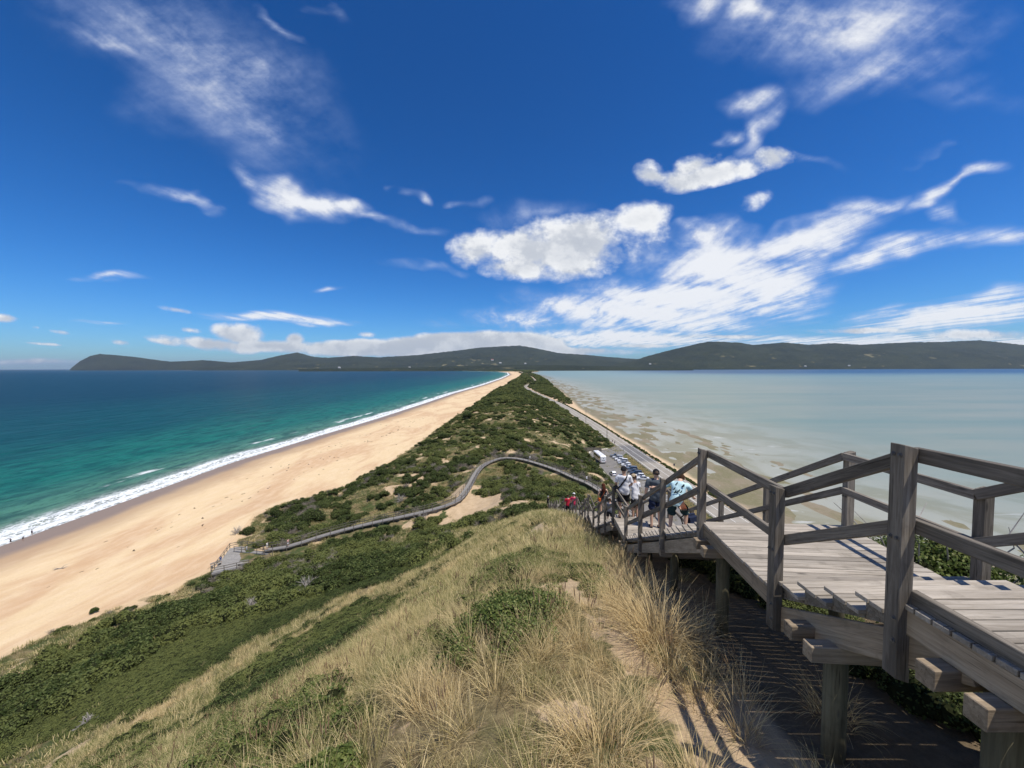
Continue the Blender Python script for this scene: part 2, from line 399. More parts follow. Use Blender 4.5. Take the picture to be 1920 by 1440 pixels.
def H(x, y):
    """height of the ground"""
    x = np.asarray(x, float); y = np.asarray(y, float)
    z = Hs(x, y); m = dunemask(x, y)
    x, y = np.broadcast_arrays(x, y)
    far = sstep(25, 110, np.hypot(x, y))
    n = (fbm(x / 14, y / 14, 4, 3) - .5) * (1.0 + 5.5 * far) + (fbm(x / 2.6, y / 2.6, 3, 9) - .5) * .34 + (fbm(x / .5, y / .5, 3, 21) - .5) * .07
    # the stairs run along the ridge: keep the ground under them as surveyed
    st = np.exp(-((x - 3.6 - y * .02) / 5.0) ** 2) * sstep(75, 45, y)
    n = n * (1 - .75 * st)
    toe = itp(y, TOE); sh = itp(y, SHORE)
    beach = sstep(4, 30, x - sh) * sstep(0, -3, x - toe)
    n2 = (fbm(x / 22, y / 60, 3, 31) - .5) * .5 * beach + (fbm(x / 1.4, y / 1.4, 2, 5) - .5) * .05 * beach
    rs = itp(y, RSHORE); fl = sstep(-3, 3, x - rs)
    n3 = ((fbm(x / 7, y / 15, 4, 41) - .5) * .60 - .045) * fl * sstep(75, 10, x - rs) - .05 * fl * sstep(10, 90, x - rs)
    n3 = n3 + (fbm(x / 3, y / 6, 3, 44) - .5) * .10 * fl
    z = z + n * m + n2 + n3
    return walk_fit(x, y, z)
def hit(px, py, dmin=1.2, dmax=4000):
    """ground point seen at a pixel of the photograph"""
    r = ray(px, py); t = np.concatenate([np.arange(dmin, 40, .05), np.arange(40, 400, .25), np.geomspace(400, dmax, 400)])
    x = r.x * t; y = t; z = CAM_Z + r.z * t
    below = np.nonzero(z <= H(x, y))[0]
    i = below[0] if len(below) else len(t) - 1
    return Vector((x[i], y[i], float(H(x[i], y[i]))))
def gz(x, y): return float(H(np.array([x]), np.array([y]))[0])

def axis(segs):
    out = [segs[0][0]]
    for a, b, st in segs:
        n = max(1, int(round((b - a) / st))); out += list(np.linspace(a, b, n + 1)[1:])
    return np.array(out)

# ------------------------------------------------------------------ ground materials
SAND = (0.56, 0.40, 0.235)
def m_beach(bs):
    p = pos(); s = attr('shore')
    big = noise(vmul(p, (0.05, 0.018, 0)), 1.0, 5, 0.6, 0.6); mid = noise(vmul(p, (0.5, 0.16, 0)), 1.0, 5, 0.6)
    fine_ = noise(p, 5.0, 6, 0.7)
    dry = mixc(sm(big, .42, .60), (0.70, 0.53, 0.31), (0.57, 0.375, 0.21))
    dry = mixc(sm(mid, .35, .75) * .45, dry, (0.78, 0.62, 0.42))
    dry = mixc(sm(fine_, .40, .72) * .35, dry, (0.42, 0.285, 0.165))
    edge = s + (noise(vmul(p, (.05, .05, 0)), 1.0, 4) - .5) * 9.0 + (mid - .5) * 2.5
    damp = sm(edge, 26.0, 13.0)
    dry = mixc(damp * .8, dry, (0.40, 0.275, 0.165))
    wet = sm(edge, 14.0, 8.0)
    col = mixc(wet, dry, (0.245, 0.185, 0.145))
    # footprints and drift lines
    ft = voro(vmul(p, (1.0, .8, 0)), 1.1)
    h = noise(p, 2.2, 6, .7) * .6 + sm(ft, 0.0, .45) * .35 * sm(edge, 20, 32)
    return {'Base Color': col, 'Roughness': sm(wet, 0, 1, .9, .62), 'Normal': bump(h * (1.0 - wet), .9, .14), 'Specular IOR Level': .4}
M_BEACH = material('beach_sand', m_beach)
def m_dune(bs):
    p = pos(); v = attr('veg'); toe = attr('toe')
    n = noise(p, .9, 6, .65); f = noise(p, 9.0, 6, .7); f2 = noise(p, 38.0, 4, .7)
    sand = mixc(sm(n, .3, .7), (0.44, 0.325, 0.20), (0.54, 0.41, 0.265))
    sand = mixc(sm(f, .45, .75) * .5, sand, (0.30, 0.205, 0.13))
    sand = mixc(toe, sand, (0.62, 0.45, 0.27))
    lit = mixc(sm(f, .35, .65), (0.13, 0.10, 0.052), (0.24, 0.19, 0.10))
    lit = mixc(sm(f2, .52, .66) * .55, lit, (0.36, 0.28, 0.15)); sand = mixc(sm(f2, .60, .70) * .5, sand, (0.28, 0.20, 0.11))
    lit = mixc(sm(noise(p, .35, 5, .6), .40, .58), lit, (0.060, 0.078, 0.026))
    e = sm(v + (n - .5) * .8 + (f - .5) * .9, .38, .62)
    shade_mask = attr('stair_shade'); cc = mixc(e, sand, lit)
    cc = mixc(sm(shade_mask + (n - .5) * .5, .35, .65) * .85, cc, mixc(sm(f, .3, .7), (0.045, 0.036, 0.024), (0.12, 0.092, 0.060)))  # shade under the staircase painted into the soil colour
    return {'Base Color': cc, 'Roughness': .95, 'Specular IOR Level': .15,
            'Normal': bump(n * .6 + f * .4, .8, .12)}
M_DUNE = material('dune_soil', m_dune)
def m_flat(bs):
    p = pos(); s = attr('flat')
    n = noise(vmul(p, (.09, .05, 0)), 1.0, 5, .6, .5); f = noise(vmul(p, (1, .6, 0)), 1.2, 6, .7)
    dry = mixc(sm(f, .35, .7), (0.60, 0.45, 0.29), (0.50, 0.36, 0.22))
    mud = mixc(sm(n, .40, .60), (0.235, 0.19, 0.115), (0.175, 0.155, 0.07))
    mud = mixc(sm(f, .45, .75) * .6, mud, (0.33, 0.28, 0.20))
    k = sm(s + (n - .5) * 10.0, -8.0, -1.0)
    return {'Base Color': mixc(k, dry, mud), 'Roughness': sm(k, 0, 1, .95, .55), 'Normal': bump(f, .6, .08), 'Specular IOR Level': .3}
M_FLAT = material('tidal_mud', m_flat)

# ------------------------------------------------------------------ ground sheets
gx = axis([(-150,-80,3.0),(-80,-30,1.0),(-30,-9,.5),(-9,7,.16),(7,14,.4),(14,40,1.0),(40,80,1.0),(80,150,1.25),(150,330,8)])
gy = axis([(-12,0,1.0),(0,14,.14),(14,40,.35),(40,130,.7),(130,320,1.4),(320,700,4),(700,1500,12),(1500,4500,60)])
def sheet(name, xs_of_y, ys, mat, attrs, kind='structure', **kw):
    X = np.stack([xs_of_y(y) for y in ys]); Y = np.repeat(ys[:, None], X.shape[1], 1)
    Z = H(X, Y); ny, nx = X.shape
    idx = np.arange(ny * nx).reshape(ny, nx)
    F = np.stack([idx[:-1, :-1], idx[:-1, 1:], idx[1:, 1:], idx[1:, :-1]], -1).reshape(-1, 4)
    me = mesh_of(name, np.stack([X, Y, Z], -1).reshape(-1, 3), F, mat, True)
    for k, fn in attrs.items(): fattr(me, k, fn(X, Y))
    return obj(name, me, kind=kind, **kw)
def clampcols(cols, lo, hi):
    """columns squeezed so that the sheet runs exactly from lo(y) to hi(y)"""
    def f(y):
        a = float(lo(y)); b = float(hi(y)); c = np.clip(cols, a, b)
        return c
    return f
toe_of = lambda y: itp(y, TOE)
rt_of = lambda y: np.minimum(itp(y, RTOE) if y < 203 else 999, itp(y, ROADX) - 5.2)
sheet('beach', lambda y: np.linspace(itp(y, SHORE) - 22, itp(y, TOE), 60), axis([(-20,60,2),(60,300,1.6),(300,900,5),(900,4500,40)]), M_BEACH,
      {'shore': lambda X, Y: X - itp(Y, SHORE)})
TOEX = lambda X, Y: sstep(5, 0, X - itp(Y, TOE))

# ------------------------------------------------------------------ sea air
HD = 1.7e-5
mh = bpy.data.materials.new('sea_haze'); mh.use_nodes = True; E.nt = mh.node_tree; mh.node_tree.nodes.clear()
hv = node('ShaderNodeVolumePrincipled'); hv.inputs['Color'].default_value = (.66, .82, 1.0, 1); hv.inputs['Density'].default_value = HD; hv.inputs['Anisotropy'].default_value = .2
ho = node('ShaderNodeOutputMaterial'); E.nt.links.new(hv.outputs[0], ho.inputs['Volume'])
hb = MB(); hb.box((0, 32000, 425), (152000, 64000 + 4000, 950))
obj('haze', hb.mesh('haze', [mh]), kind='stuff')
# ------------------------------------------------------------------ what grows where: 0 bare sand, 1 litter under plants; bush density; grass density
def poly_of(pts): return [hit(*p).xy for p in pts]
def inpoly(x, y, poly):
    x = np.asarray(x, float); y = np.asarray(y, float); r = np.zeros(x.shape, bool); n = len(poly)
    for i in range(n):
        x0, y0 = poly[i]; x1, y1 = poly[(i + 1) % n]
        if y0 == y1: continue
        c = ((y0 > y) != (y1 > y)) & (x < (x1 - x0) * (y - y0) / (y1 - y0) + x0); r ^= c
    return r
# areas of the dune, outlined on the ground
A_MAT = [poly_of([(-250,1560),(0,1425),(130,1375),(300,1320),(420,1235),(560,1160),(700,1095),(840,1045),(760,1030),(620,1062),(520,1085),(380,1120),(260,1170),(120,1235),(0,1300),(-200,1400)]),
         poly_of([(620,1030),(700,1010),(790,1025),(760,1048),(640,1050)]),
         poly_of([(560,1095),(700,1060),(740,1090),(640,1110)]),
         poly_of([(905,905),(980,890),(1030,905),(985,930),(920,925)])]
A_SHRUB = [poly_of([(345,1440),(360,1370),(480,1320),(610,1285),(640,1340),(600,1440),(420,1560)]),
           poly_of([(860,1270),(850,1215),(880,1165),(960,1130),(1060,1140),(1075,1180),(1010,1240),(930,1290)]),
           poly_of([(620,1440),(640,1385),(700,1400),(690,1500)]),
           poly_of([(880,1080),(960,1050),(1010,1060),(990,1085),(900,1092)]),
           poly_of([(500,1275),(600,1215),(700,1180),(690,1215),(560,1280)]),
           poly_of([(150,1440),(200,1400),(300,1390),(330,1440),(250,1520)])]
A_SAND = [poly_of([(1000,1125),(1050,1095),(1140,1090),(1115,1145),(1075,1145)]),
          poly_of([(1270,1290),(1320,1290),(1400,1385),(1470,1440),(1530,1560),(1390,1560),(1310,1400)]),
          poly_of([(835,960),(880,928),(950,922),(935,950),(880,975),(840,975)]),
          poly_of([(840,1370),(900,1350),(925,1390),(880,1420),(850,1440)]),
          poly_of([(700,1400),(760,1330),(800,1360),(760,1440)]),
          poly_of([(1100,1140),(1150,1150),(1215,1235),(1290,1300),(1250,1330),(1180,1270),(1090,1190)])]
def fields(x, y):
    x = np.asarray(x, float); y = np.asarray(y, float)
    d = np.hypot(x, y)
    mid = sstep(45, 75, y)
    mat_ = np.zeros(x.shape); shr = np.zeros(x.shape); snd = np.zeros(x.shape)
    wx = x + (fbm(x / 2.5, y / 2.5, 3, 61) - .5) * 2.4 * sstep(4, 18, d); wy = y + (fbm(x / 2.5, y / 2.5, 3, 71) - .5) * 3.2 * sstep(4, 18, d)
    for p in A_MAT: mat_ = np.maximum(mat_, inpoly(wx, wy, p))
    for p in A_SHRUB: shr = np.maximum(shr, inpoly(x, y, p))
    sx_ = x + (fbm(x / .7, y / .7, 4, 251) - .5) * 1.1; sy_ = y + (fbm(x / .7, y / .7, 4, 252) - .5) * 1.3
    for p in A_SAND:
        acc_ = sum(inpoly(sx_ + ox, sy_ + oy, p).astype(float) for ox, oy in ((0, 0), (.22, .1), (-.2, .14), (.08, -.24), (-.12, -.2), (.3, -.1), (-.3, 0))) / 7
        snd = np.maximum(snd, acc_)
    n1 = fbm(x / 13, y / 13, 4, 81); n2 = fbm(x / 4.5, y / 4.5, 3, 91); n3 = fbm(x / 28, y / 28, 3, 95)
    toe = itp(y, TOE)
    # bushes: solid on the near hollow, clumped beyond
    far = sstep(260, 420, y)
    spine = np.exp(-((x - 1) / 17) ** 2) * sstep(110, 150, y) * sstep(330, 260, y)
    bush = sstep(.47, .55, n1 * .5 + n2 * .5 + .16 * far - .03 * spine + .055) * mid
    right = sstep(4.5, 5.6, x) * sstep(60, 30, y)
    bush = np.maximum(bush, right)
    slope_l = sstep(-9, -12, x) * sstep(46, 20, y) * 0
    bush = np.maximum(bush, mat_) * (1 - snd)
    low = sstep(.50, .57, n2 * .5 + n1 * .5) * (1 - mid) * sstep(-1.5, -6, x) * sstep(10, 25, y)
    bush = np.maximum(bush, low * .8)
    bush *= sstep(2.5, 8, x - toe + (n2 - .5) * 14)
    # bare sand
    bare = sstep(.60, .64, fbm(x / 6, y / 4.5, 4, 101) * .75 + fbm(x / 16, y / 14, 2, 103) * .25 + .085 * spine + .015 * mid) * mid * (1 - far) * (1 - .7 * bush)
    bare2 = sstep(.66, .72, fbm(x / 1.8, y / 1.8, 3, 111)) * (1 - mid) * .8
    bare = np.maximum(np.maximum(bare, bare2 * (1 - mat_) * (1 - shr)), snd)
    veg = 1 - bare
    us_ = sstep(1.6, 2.6, x) * sstep(6.2, 5.2, x) * sstep(14, 9, y); veg = veg * (1 - .75 * us_)
    toe_f = sstep(0, 3.5, x - toe + (n2 - .5) * 5)
    veg = veg * toe_f
    grass = np.clip(veg * (1 - bush) * (1 - shr * .2) + .03, 0, 1) * toe_f * (1 - snd * .78)
    return veg, bush, shr, grass, snd
ys_d = gy
def dune_cols(y):
    c = np.clip(gx, itp(y, TOE), itp(y, ROADX) + 4.6); return c
sheet('dunes', dune_cols, ys_d, M_DUNE, {'stair_shade': lambda X, Y: sstep(1.9, 2.7, X) * sstep(6.5, 5.2, X) * sstep(30, 20, Y), 'veg': lambda X, Y: fields(X, Y)[0], 'toe': TOEX})  # the strip along the stairs gets its shade painted dark
# flats and the sand strip west of the road
gr = np.concatenate([np.linspace(0, 1, 26)])
def flat_cols(y):
    a = itp(y, ROADX) + 4.6; b = itp(y, RSHORE)
    return np.concatenate([np.linspace(a, b + 4, 30), np.linspace(b + 4, b + 95, 90)[1:], [b + 130, b + 200]])
def flatveg(X, Y): return X - itp(Y, RSHORE)
sheet('tidal_flats', flat_cols, axis([(-20,60,4),(60,320,1.6),(320,800,4),(800,4500,30)]), M_FLAT, {'flat': flatveg})

# ------------------------------------------------------------------ road, car park
def m_asphalt(bs):
    p = pos(); n = noise(p, .35, 6, .65); f = noise(p, 14, 4, .7)
    new = attr('newer')
    c = mixc(sm(n, .3, .7), (0.28, 0.25, 0.205), (0.36, 0.325, 0.27))
    c = mixc(new, c, mixc(sm(n, .3, .7), (0.13, 0.125, 0.12), (0.18, 0.172, 0.162)))
    return {'Base Color': mixc(sm(f, .4, .7) * .3, c, (0.10, 0.10, 0.10)), 'Roughness': .9, 'Normal': bump(f, .3, .02)}
M_ROAD = material('old_asphalt', m_asphalt)
M_PAINT = plain('road_paint', (.78, .77, .72), .7, scale=2)
M_CONC = plain('pale_concrete', (.62, .58, .50), .85, scale=3)
def ribbon(name, pts, w, z, mat, parent=None, kind=None, attrs=None, thick=0.0, **kw):
    """strip along pts (x, y), w wide"""
    v = []; f = []
    for i, (x, y) in enumerate(pts):
        a = Vector(pts[max(i - 1, 0)]); b = Vector(pts[min(i + 1, len(pts) - 1)]); t = (b - a).normalized(); n = Vector((t.y, -t.x))
        for s in (-1, 1): v.append((x + n.x * s * w / 2, y + n.y * s * w / 2, z))
    nn = len(pts)
    f = [(2 * i, 2 * i + 1, 2 * i + 3, 2 * i + 2) for i in range(nn - 1)]
    if thick:
        b0 = len(v); v += [(a, b, c - thick) for a, b, c in v]
        f += [(2 * i + 2, 2 * i, b0 + 2 * i, b0 + 2 * i + 2)[::-1] for i in range(nn - 1)] + [(2 * i + 1, 2 * i + 3, b0 + 2 * i + 3, b0 + 2 * i + 1)[::-1] for i in range(nn - 1)]
        f += [(0, b0, b0 + 1, 1), (2 * nn - 2, 2 * nn - 1, b0 + 2 * nn - 1, b0 + 2 * nn - 2)]
    me = mesh_of(name, v, f, mat)
    for k, fn in (attrs or {}).items(): fattr(me, k, [fn(q[0], q[1]) for q in v])
    o = obj(name, me, parent)
    return tag(o, kind=kind, **kw)
ry = list(np.concatenate([np.arange(20, 700, 6), np.arange(700, 1200, 8), np.arange(1200, 4400, 50)]))
rpts = [(float(itp(y, ROADX)), float(y)) for y in ry]
ribbon('road', rpts, 8.6, 3.60, M_ROAD, kind='structure', attrs={'newer': lambda x, y: 1.0 if 168 < y < 201 else 0.0})
ribbon('road_edge_line', [(p[0] - 3.3, p[1]) for p in rpts if p[1] < 560], .16, 3.612, M_PAINT, kind='structure')
ribbon('road_edge_line', [(p[0] + 3.3, p[1]) for p in rpts if p[1] < 560], .16, 3.612, M_PAINT, kind='structure')
ribbon('road_centre_line', [p for p in rpts if p[1] < 560], .14, 3.612, M_PAINT, kind='structure')
# roadside rubble bank between the road and the sand
CP = [(36.2, 94), (36.0, 120), (36.0, 150), (36.4, 176), (38.2, 186), (43, 191), (49, 194), (53, 199), (56.0, 203.0), (56.0, 186), (52.6, 180), (50.8, 174), (50.4, 150), (50.4, 120), (50.4, 94)]
me = mesh_of('car_park', [(x, y, 3.62) for x, y in CP], [tuple(range(len(CP)))[::-1]], M_ROAD)
fattr(me, 'newer', [.75] * len(CP)); obj('car_park', me, kind='structure')
ribbon('kerb', [(36.0 + (0 if y > 100 else 0), y) for y in range(92, 178, 4)] + [(38.0, 187), (43, 192), (49, 195)], .7, 3.74, M_CONC, kind='structure', thick=.3)
for y in np.arange(118, 176, 3.1):
    ribbon('parking_line', [(45.6, float(y)), (50.3, float(y) + 1.5)], .12, 3.634, M_PAINT, kind='structure')

# ------------------------------------------------------------------ water
def m_ocean(bs):
    p = pos(); s = attr('shore')
    sw = noise(vmul(p, (.018, .006, 0)), 1.0, 4, .6)
    a = mixc(sm(s, 8.0, 60.0), (0.085, 0.205, 0.150), (0.014, 0.150, 0.118))
    a = mixc(sm(s + (sw - .5) * 120.0, 40.0, 190.0), a, (0.005, 0.072, 0.082))
    a = mixc(sm(s + (sw - .5) * 300.0, 130.0, 620.0), a, (0.003, 0.034, 0.058))
    a = mixc(sm(s, 20.0, 0.0), a, (0.25, 0.27, 0.22))
    rip0 = noise(vmul(p, (.16, .05, 0)), 1.0, 7, .68, .4)
    rip1 = noise(vmul(p, (.42, .12, 0)), 1.0, 6, .7, .3)
    a = mixc(mx(sm(rip0, .56, .38), sm(rip1, .52, .36)) * .55, a, (0.002, 0.022, 0.034))
    # foam: the breaking front, the lacy wash behind it, and the thin run-up edge
    rip = (noise(vmul(p, (.045, .03, 0)), 1.0, 5, .6) - .5) * 14.0
    e = s + rip
    lace = voro(vadd(vmul(p, (1, .55, 0)), vmul(noise(p, .8, 4, col=True), (1.6, 1.6, 0))), .55, 'DISTANCE_TO_EDGE')
    lace2 = voro(vadd(vmul(p, (1, .5, 0)), vmul(noise(p, 1.9, 3, col=True), (.8, .8, 0))), 1.4, 'DISTANCE_TO_EDGE')
    wash = sm(mn(lace, lace2 * 2.0), .17, .03) * sm(e, 12.5, 6.5)
    near = attr('near')
    wide = sm(e, 16.0, 7.0) * sm(mn(lace, lace2 * 2.2), .15, .02) * near
    front_ = sm(e, 4.5, 6.0) * sm(e, 8.2, 6.6) * sm(noise(vmul(p, (.6, .14, 0)), 1.0, 7, .75), .38, .56)
    edge = sm(s + rip * .35, -1.3, .2) * sm(s + rip * .35, 2.6, 1.2)
    line2 = sm(e, 19.0, 21.0) * sm(e, 25.0, 22.5) * sm(noise(vmul(p, (.10, .02, 0)), 1.0, 5, .6), .53, .62) * .8
    caps = sm(noise(vmul(p, (.22, .10, 0)), 1.0, 6, .75), .745, .80) * sm(s, 40, 200) * .6
    foam = mx(mx(mx(wash, wide), mx(front_, edge)), mx(line2, caps))
    col = mixc(foam, a, (0.80, 0.83, 0.84))
    w1 = noise(vmul(p, (.10, .035, 0)), 1.0, 6, .62, .3); w3 = noise(vmul(p, (.8, .5, 0)), 1.0, 5, .65)
    swl = noise(vmul(p, (.03, .006, 0)), 1.0, 2, .5)
    h = w1 * 2.4 + w3 * .28 + swl * 2.0
    return {'Base Color': col, 'Roughness': sm(foam, 0, 1, .30, .8), 'IOR': 1.33, 'Specular IOR Level': .025, 'Normal': bump(h, 1.0, 1.8)}
M_OCEAN = material('ocean_water', m_ocean)
oy = np.concatenate([axis([(-60,60,6),(60,400,2.5),(400,1200,10)]), np.geomspace(1200, 60000, 90)[1:]])
os_ = np.concatenate([np.linspace(-10, 40, 60), np.geomspace(41, 70000, 110)])
X = itp(oy, SHORE)[:, None] - os_[None, :]; Y = np.repeat(oy[:, None], len(os_), 1)
S_ = np.repeat(os_[None, :], len(oy), 0)
wob = (fbm(X / 40, Y / 30, 3, 121) - .5) * 6 * (Y < 3000)
Z = np.where(S_ < 0, S_ * -.022, 0) + .35 * np.exp(-((S_ - 8 - wob) / 2.0) ** 2) * (Y < 2500) + .02
Z = Z + .28 * np.exp(-((S_ - 30 - wob * 1.4) / 5.0) ** 2) * (Y < 1500)
idx = np.arange(X.size).reshape(X.shape)
F = np.stack([idx[:-1, :-1], idx[1:, :-1], idx[1:, 1:], idx[:-1, 1:]], -1).reshape(-1, 4)
me = mesh_of('sea', np.stack([X, Y, Z], -1).reshape(-1, 3), F, M_OCEAN, True)
fattr(me, 'shore', S_ + wob * .6); fattr(me, 'near', sstep(230, 110, Y)); obj('sea', me, kind='structure')
def m_bay(bs):
    p = pos(); x, y, z = sep(p); fl = attr('flat')
    st = noise(vmul(p, (.0025, .018, 0)), 1.0, 5, .6); st2 = noise(vmul(p, (.02, .10, 0)), 1.0, 5, .6)
    pat = noise(vmul(p, (.035, .022, 0)), 1.0, 6, .62, .6)
    a = mixc(sm(st + (st2 - .5) * .3, .35, .65), (0.240, 0.268, 0.218), (0.170, 0.235, 0.200))
    a = mixc(sm(fl, -10.0, 170.0) , mixc(sm(pat, .42, .60), (0.35, 0.345, 0.285), (0.25, 0.235, 0.155)), a)
    deep = sm(y + (st - .5) * 1500.0, 1500.0, 3400.0) * sm(x - y * .10, 300.0, 1500.0)
    a = mixc(sm(y, 500.0, 2600.0) * .6, a, (0.13, 0.26, 0.29))
    a = mixc(deep, a, (0.02, 0.075, 0.16))
    lines = sm(noise(vmul(p, (.03, .13, 0)), 1.0, 5, .6, .8), .62, .68) * sm(fl, 160.0, 60.0)
    a = mixc(lines * .55, a, (0.55, 0.56, 0.54))
    h = noise(vmul(p, (.25, .35, 0)), 1.0, 5, .6) * .10 + noise(vmul(p, (1.2, 1.6, 0)), 1.0, 4, .6) * .03
    return {'Base Color': a, 'Roughness': .34, 'IOR': 1.33, 'Specular IOR Level': .18, 'Normal': bump(h, .5, 1.0)}
M_BAY = material('bay_water', m_bay)
by = np.concatenate([axis([(-60,400,10),(400,1200,25)]), np.geomspace(1200, 16000, 50)[1:]])
bs_ = np.concatenate([np.linspace(-6, 120, 30), np.geomspace(125, 40000, 60)])
X = itp(by, RSHORE + [(5700,400),(7000,900),(8200,1500),(16000,2500)])[:, None] + bs_[None, :]; Y = np.repeat(by[:, None], len(bs_), 1)
idx = np.arange(X.size).reshape(X.shape)
F = np.stack([idx[:-1, :-1], idx[:-1, 1:], idx[1:, 1:], idx[1:, :-1]], -1).reshape(-1, 4)
me = mesh_of('bay', np.stack([X, Y, 0 * X], -1).reshape(-1, 3), F, M_BAY, True)
fattr(me, 'flat', np.repeat(bs_[None, :], len(by), 0)); obj('bay', me, kind='structure')
# the sea bed, one sheet out to the horizon
me = mesh_of('sea_bed', [(-90000, -3000, -45), (90000, -3000, -45), (90000, 61000, -45), (-90000, 61000, -45)], [(0, 1, 2, 3)], M_BEACH)
obj('sea_bed', me, kind='structure')

# ------------------------------------------------------------------ hills
def m_forest(bs):
    p = pos(); f = attr('pasture')
    n = noise(vmul(p, (.0016, .0012, .004)), 1.0, 6, .62); t = noise(vmul(p, (.02, .008, .05)), 1.0, 6, .72)
    t2 = voro(vmul(p, (.045, .02, .06)), 1.0)
    c = mixc(sm(n, .35, .65), (0.012, 0.018, 0.009), (0.034, 0.041, 0.018))
    c = mixc(sm(t, .45, .70), c, (0.052, 0.056, 0.030))
    c = mixc(sm(t2, .30, .75) * .6, c, (0.012, 0.018, 0.010))
    pn = noise(vmul(p, (.0034, .0016, .012)), 1.0, 5, .6)
    grass_ = mixc(sm(t, .4, .6), (0.13, 0.12, 0.055), (0.21, 0.18, 0.10))
    k = sm(pn, .625, .68) * f
    return {'Base Color': mixc(k, c, grass_), 'Roughness': 1.0, 'Specular IOR Level': .05, 'Normal': bump(t, 1.0, 18.0)}
M_FOREST = material('forested_hill', m_forest)
def hills(name, prof, ds, dr, db, seed, past=1.0, rough=1.0, sink=0.0, power=.8, beachline=0):
    """prof: skyline points in the photograph; ds, dr, db: distance of foot, ridge and back"""
    us = []; tops = []
    for px, py in prof: r = ray(px, py); us.append(r.x); tops.append(r.z)
    nu = 520; U_ = np.linspace(us[0], us[-1], nu); T = np.interp(U_, us, tops)
    rows = np.concatenate([np.linspace(0, 1, 46), np.linspace(1, 2, 16)[1:]])
    V_ = []; PA = []
    for i, r in enumerate(rows):
        if r <= 1: D = ds + (dr - ds) * r; k = r ** power
        else: D = dr + (db - dr) * (r - 1); k = 1 - (r - 1) ** 1.5 * .8
        Dw = D + (fbm(U_ * 14, U_ * 0 + 3, 3, seed) - .5) * (dr - ds) * .5 * min(1, (1 - abs(1 - r)) * 2) * (1 if r < 1 else 0)
        x = U_ * D
        top = CAM_Z + T * dr
        nz = fbm(x / 900, np.full(nu, D) / 900, 5, seed) - .5
        fz = fbm(x / 38, np.full(nu, D) / 60, 4, seed + 5) - .5
        env = np.sin(min(r, 1) * math.pi)
        z = top * k + env * nz * np.maximum(top, 20) * .55 * rough + fz * 30 * min(1, r * 6) * rough
        z = np.maximum(z, -3 if r == 0 else 1.0) if r <= 1 else z
        if r == 0: z = np.full(nu, -4.0)
        V_.append(np.stack([x, np.full(nu, D), z], -1))
        PA.append(np.full(nu, past * float(sstep(.62, .30, r)) * float(r > .04)))
    V_ = np.concatenate(V_); nr = len(rows); idx = np.arange(nr * nu).reshape(nr, nu)
    F = np.stack([idx[:-1, :-1], idx[:-1, 1:], idx[1:, 1:], idx[1:, :-1]], -1).reshape(-1, 4)
    me = mesh_of(name, V_, F, M_FOREST, True); fattr(me, 'pasture', np.concatenate(PA))
    return obj(name, me, kind='structure')
hills('hills', [(1120,690),(1192,675),(1216,667),(1263,655),(1307,644.6),(1331,640),(1383,642),(1412,646.5),(1470,642),(1517,646.5),(1565,643),(1613,646.5),(1709,641.5),(1767,641),(1836,638),(1886,643),(1920,647),(2050,655),(2300,665),(2900,672)], 7600, 9800, 12000, 201)
hills('hills', [(360,687),(428,680),(489,675),(522,667),(557,660.5),(588,669),(616,671),(663,667),(709,670),(780,666),(850,658),(897,652),(944,649),(975,648),(1000,652),(1048,662),(1096,665),(1144,669.5),(1192,673),(1250,680),(1330,688)], 9300, 13500, 16500, 211, past=1.0, power=1.0)
hills('headland', [(131,693),(136,688),(150,677),(170,667),(187,663.5),(220,666),(259,670),(290,674.5),(320,678),(350,677),(381,675),(405,677),(428,679),(500,681),(600,683),(700,686),(760,690)], 11800, 12600, 14500, 221, past=0, rough=.45, power=.55)
hills('wooded_shore', [(560,691.5),(700,690),(800,688.5),(880,686),(960,684.5),(1040,684.5),(1120,686),(1200,688),(1300,690.5)], 5600, 7200, 9400, 231, past=.9, rough=.5)
# ------------------------------------------------------------------ weathered timber
def m_wood(a, b, knots=(0.05, 0.045, 0.04), rough=.85):
    def f(bs):
        o = objco(); r = rnd()
        off = comb(r * 37.0, r * 11.0, r * 23.0)
        p = vadd(vmul(o, (1.3, 22.0, 22.0)), off)
        g = noise(p, 1.6, 7, .68, .8); g2 = noise(vadd(vmul(o, (.8, 5, 5)), off), 1.2, 4, .6)
        k = voro(vadd(vmul(o, (2.2, 9, 9)), off), .8)
        c = mixc(sm(g, .32, .68), a, b)
        c = mixc(sm(g2, .35, .7) * .5, c, tuple(x * .55 for x in a))
        c = mixc(sm(k, .12, .04) * .8, c, knots)
        st_ = noise(vadd(vmul(o, (3.0, 3.0, 3.0)), off), 1.4, 5, .65); c = mixc(sm(st_, .54, .72) * .45, c, tuple(x * .45 for x in a))
        crk = noise(vadd(vmul(o, (1.6, 60.0, 60.0)), off), 1.5, 3, .5); c = mixc(sm(crk, .63, .70) * .7, c, tuple(x * .25 for x in a))
        hs_ = node('ShaderNodeHueSaturation'); E.put(hs_.inputs['Color'], c); E.put(hs_.inputs['Value'], r * .46 + .74)
        return {'Base Color': E(hs_.outputs[0]), 'Roughness': rough, 'Specular IOR Level': .2, 'Normal': bump(g, .55, .006)}
    return f
M_DECK = material('weathered_deck_timber', m_wood((0.31, 0.27, 0.22), (0.475, 0.425, 0.36)))
M_RAIL = material('weathered_rail_timber', m_wood((0.125, 0.107, 0.086), (0.285, 0.250, 0.205)))
M_FRAME = material('brown_grey_frame_timber', m_wood((0.24, 0.185, 0.125), (0.42, 0.335, 0.24)))
M_POLE = material('treated_pole_timber', m_wood((0.10, 0.085, 0.05), (0.17, 0.15, 0.09)))
M_BOLT = plain('galvanised_steel', (.16, .155, .15), .6, .7)

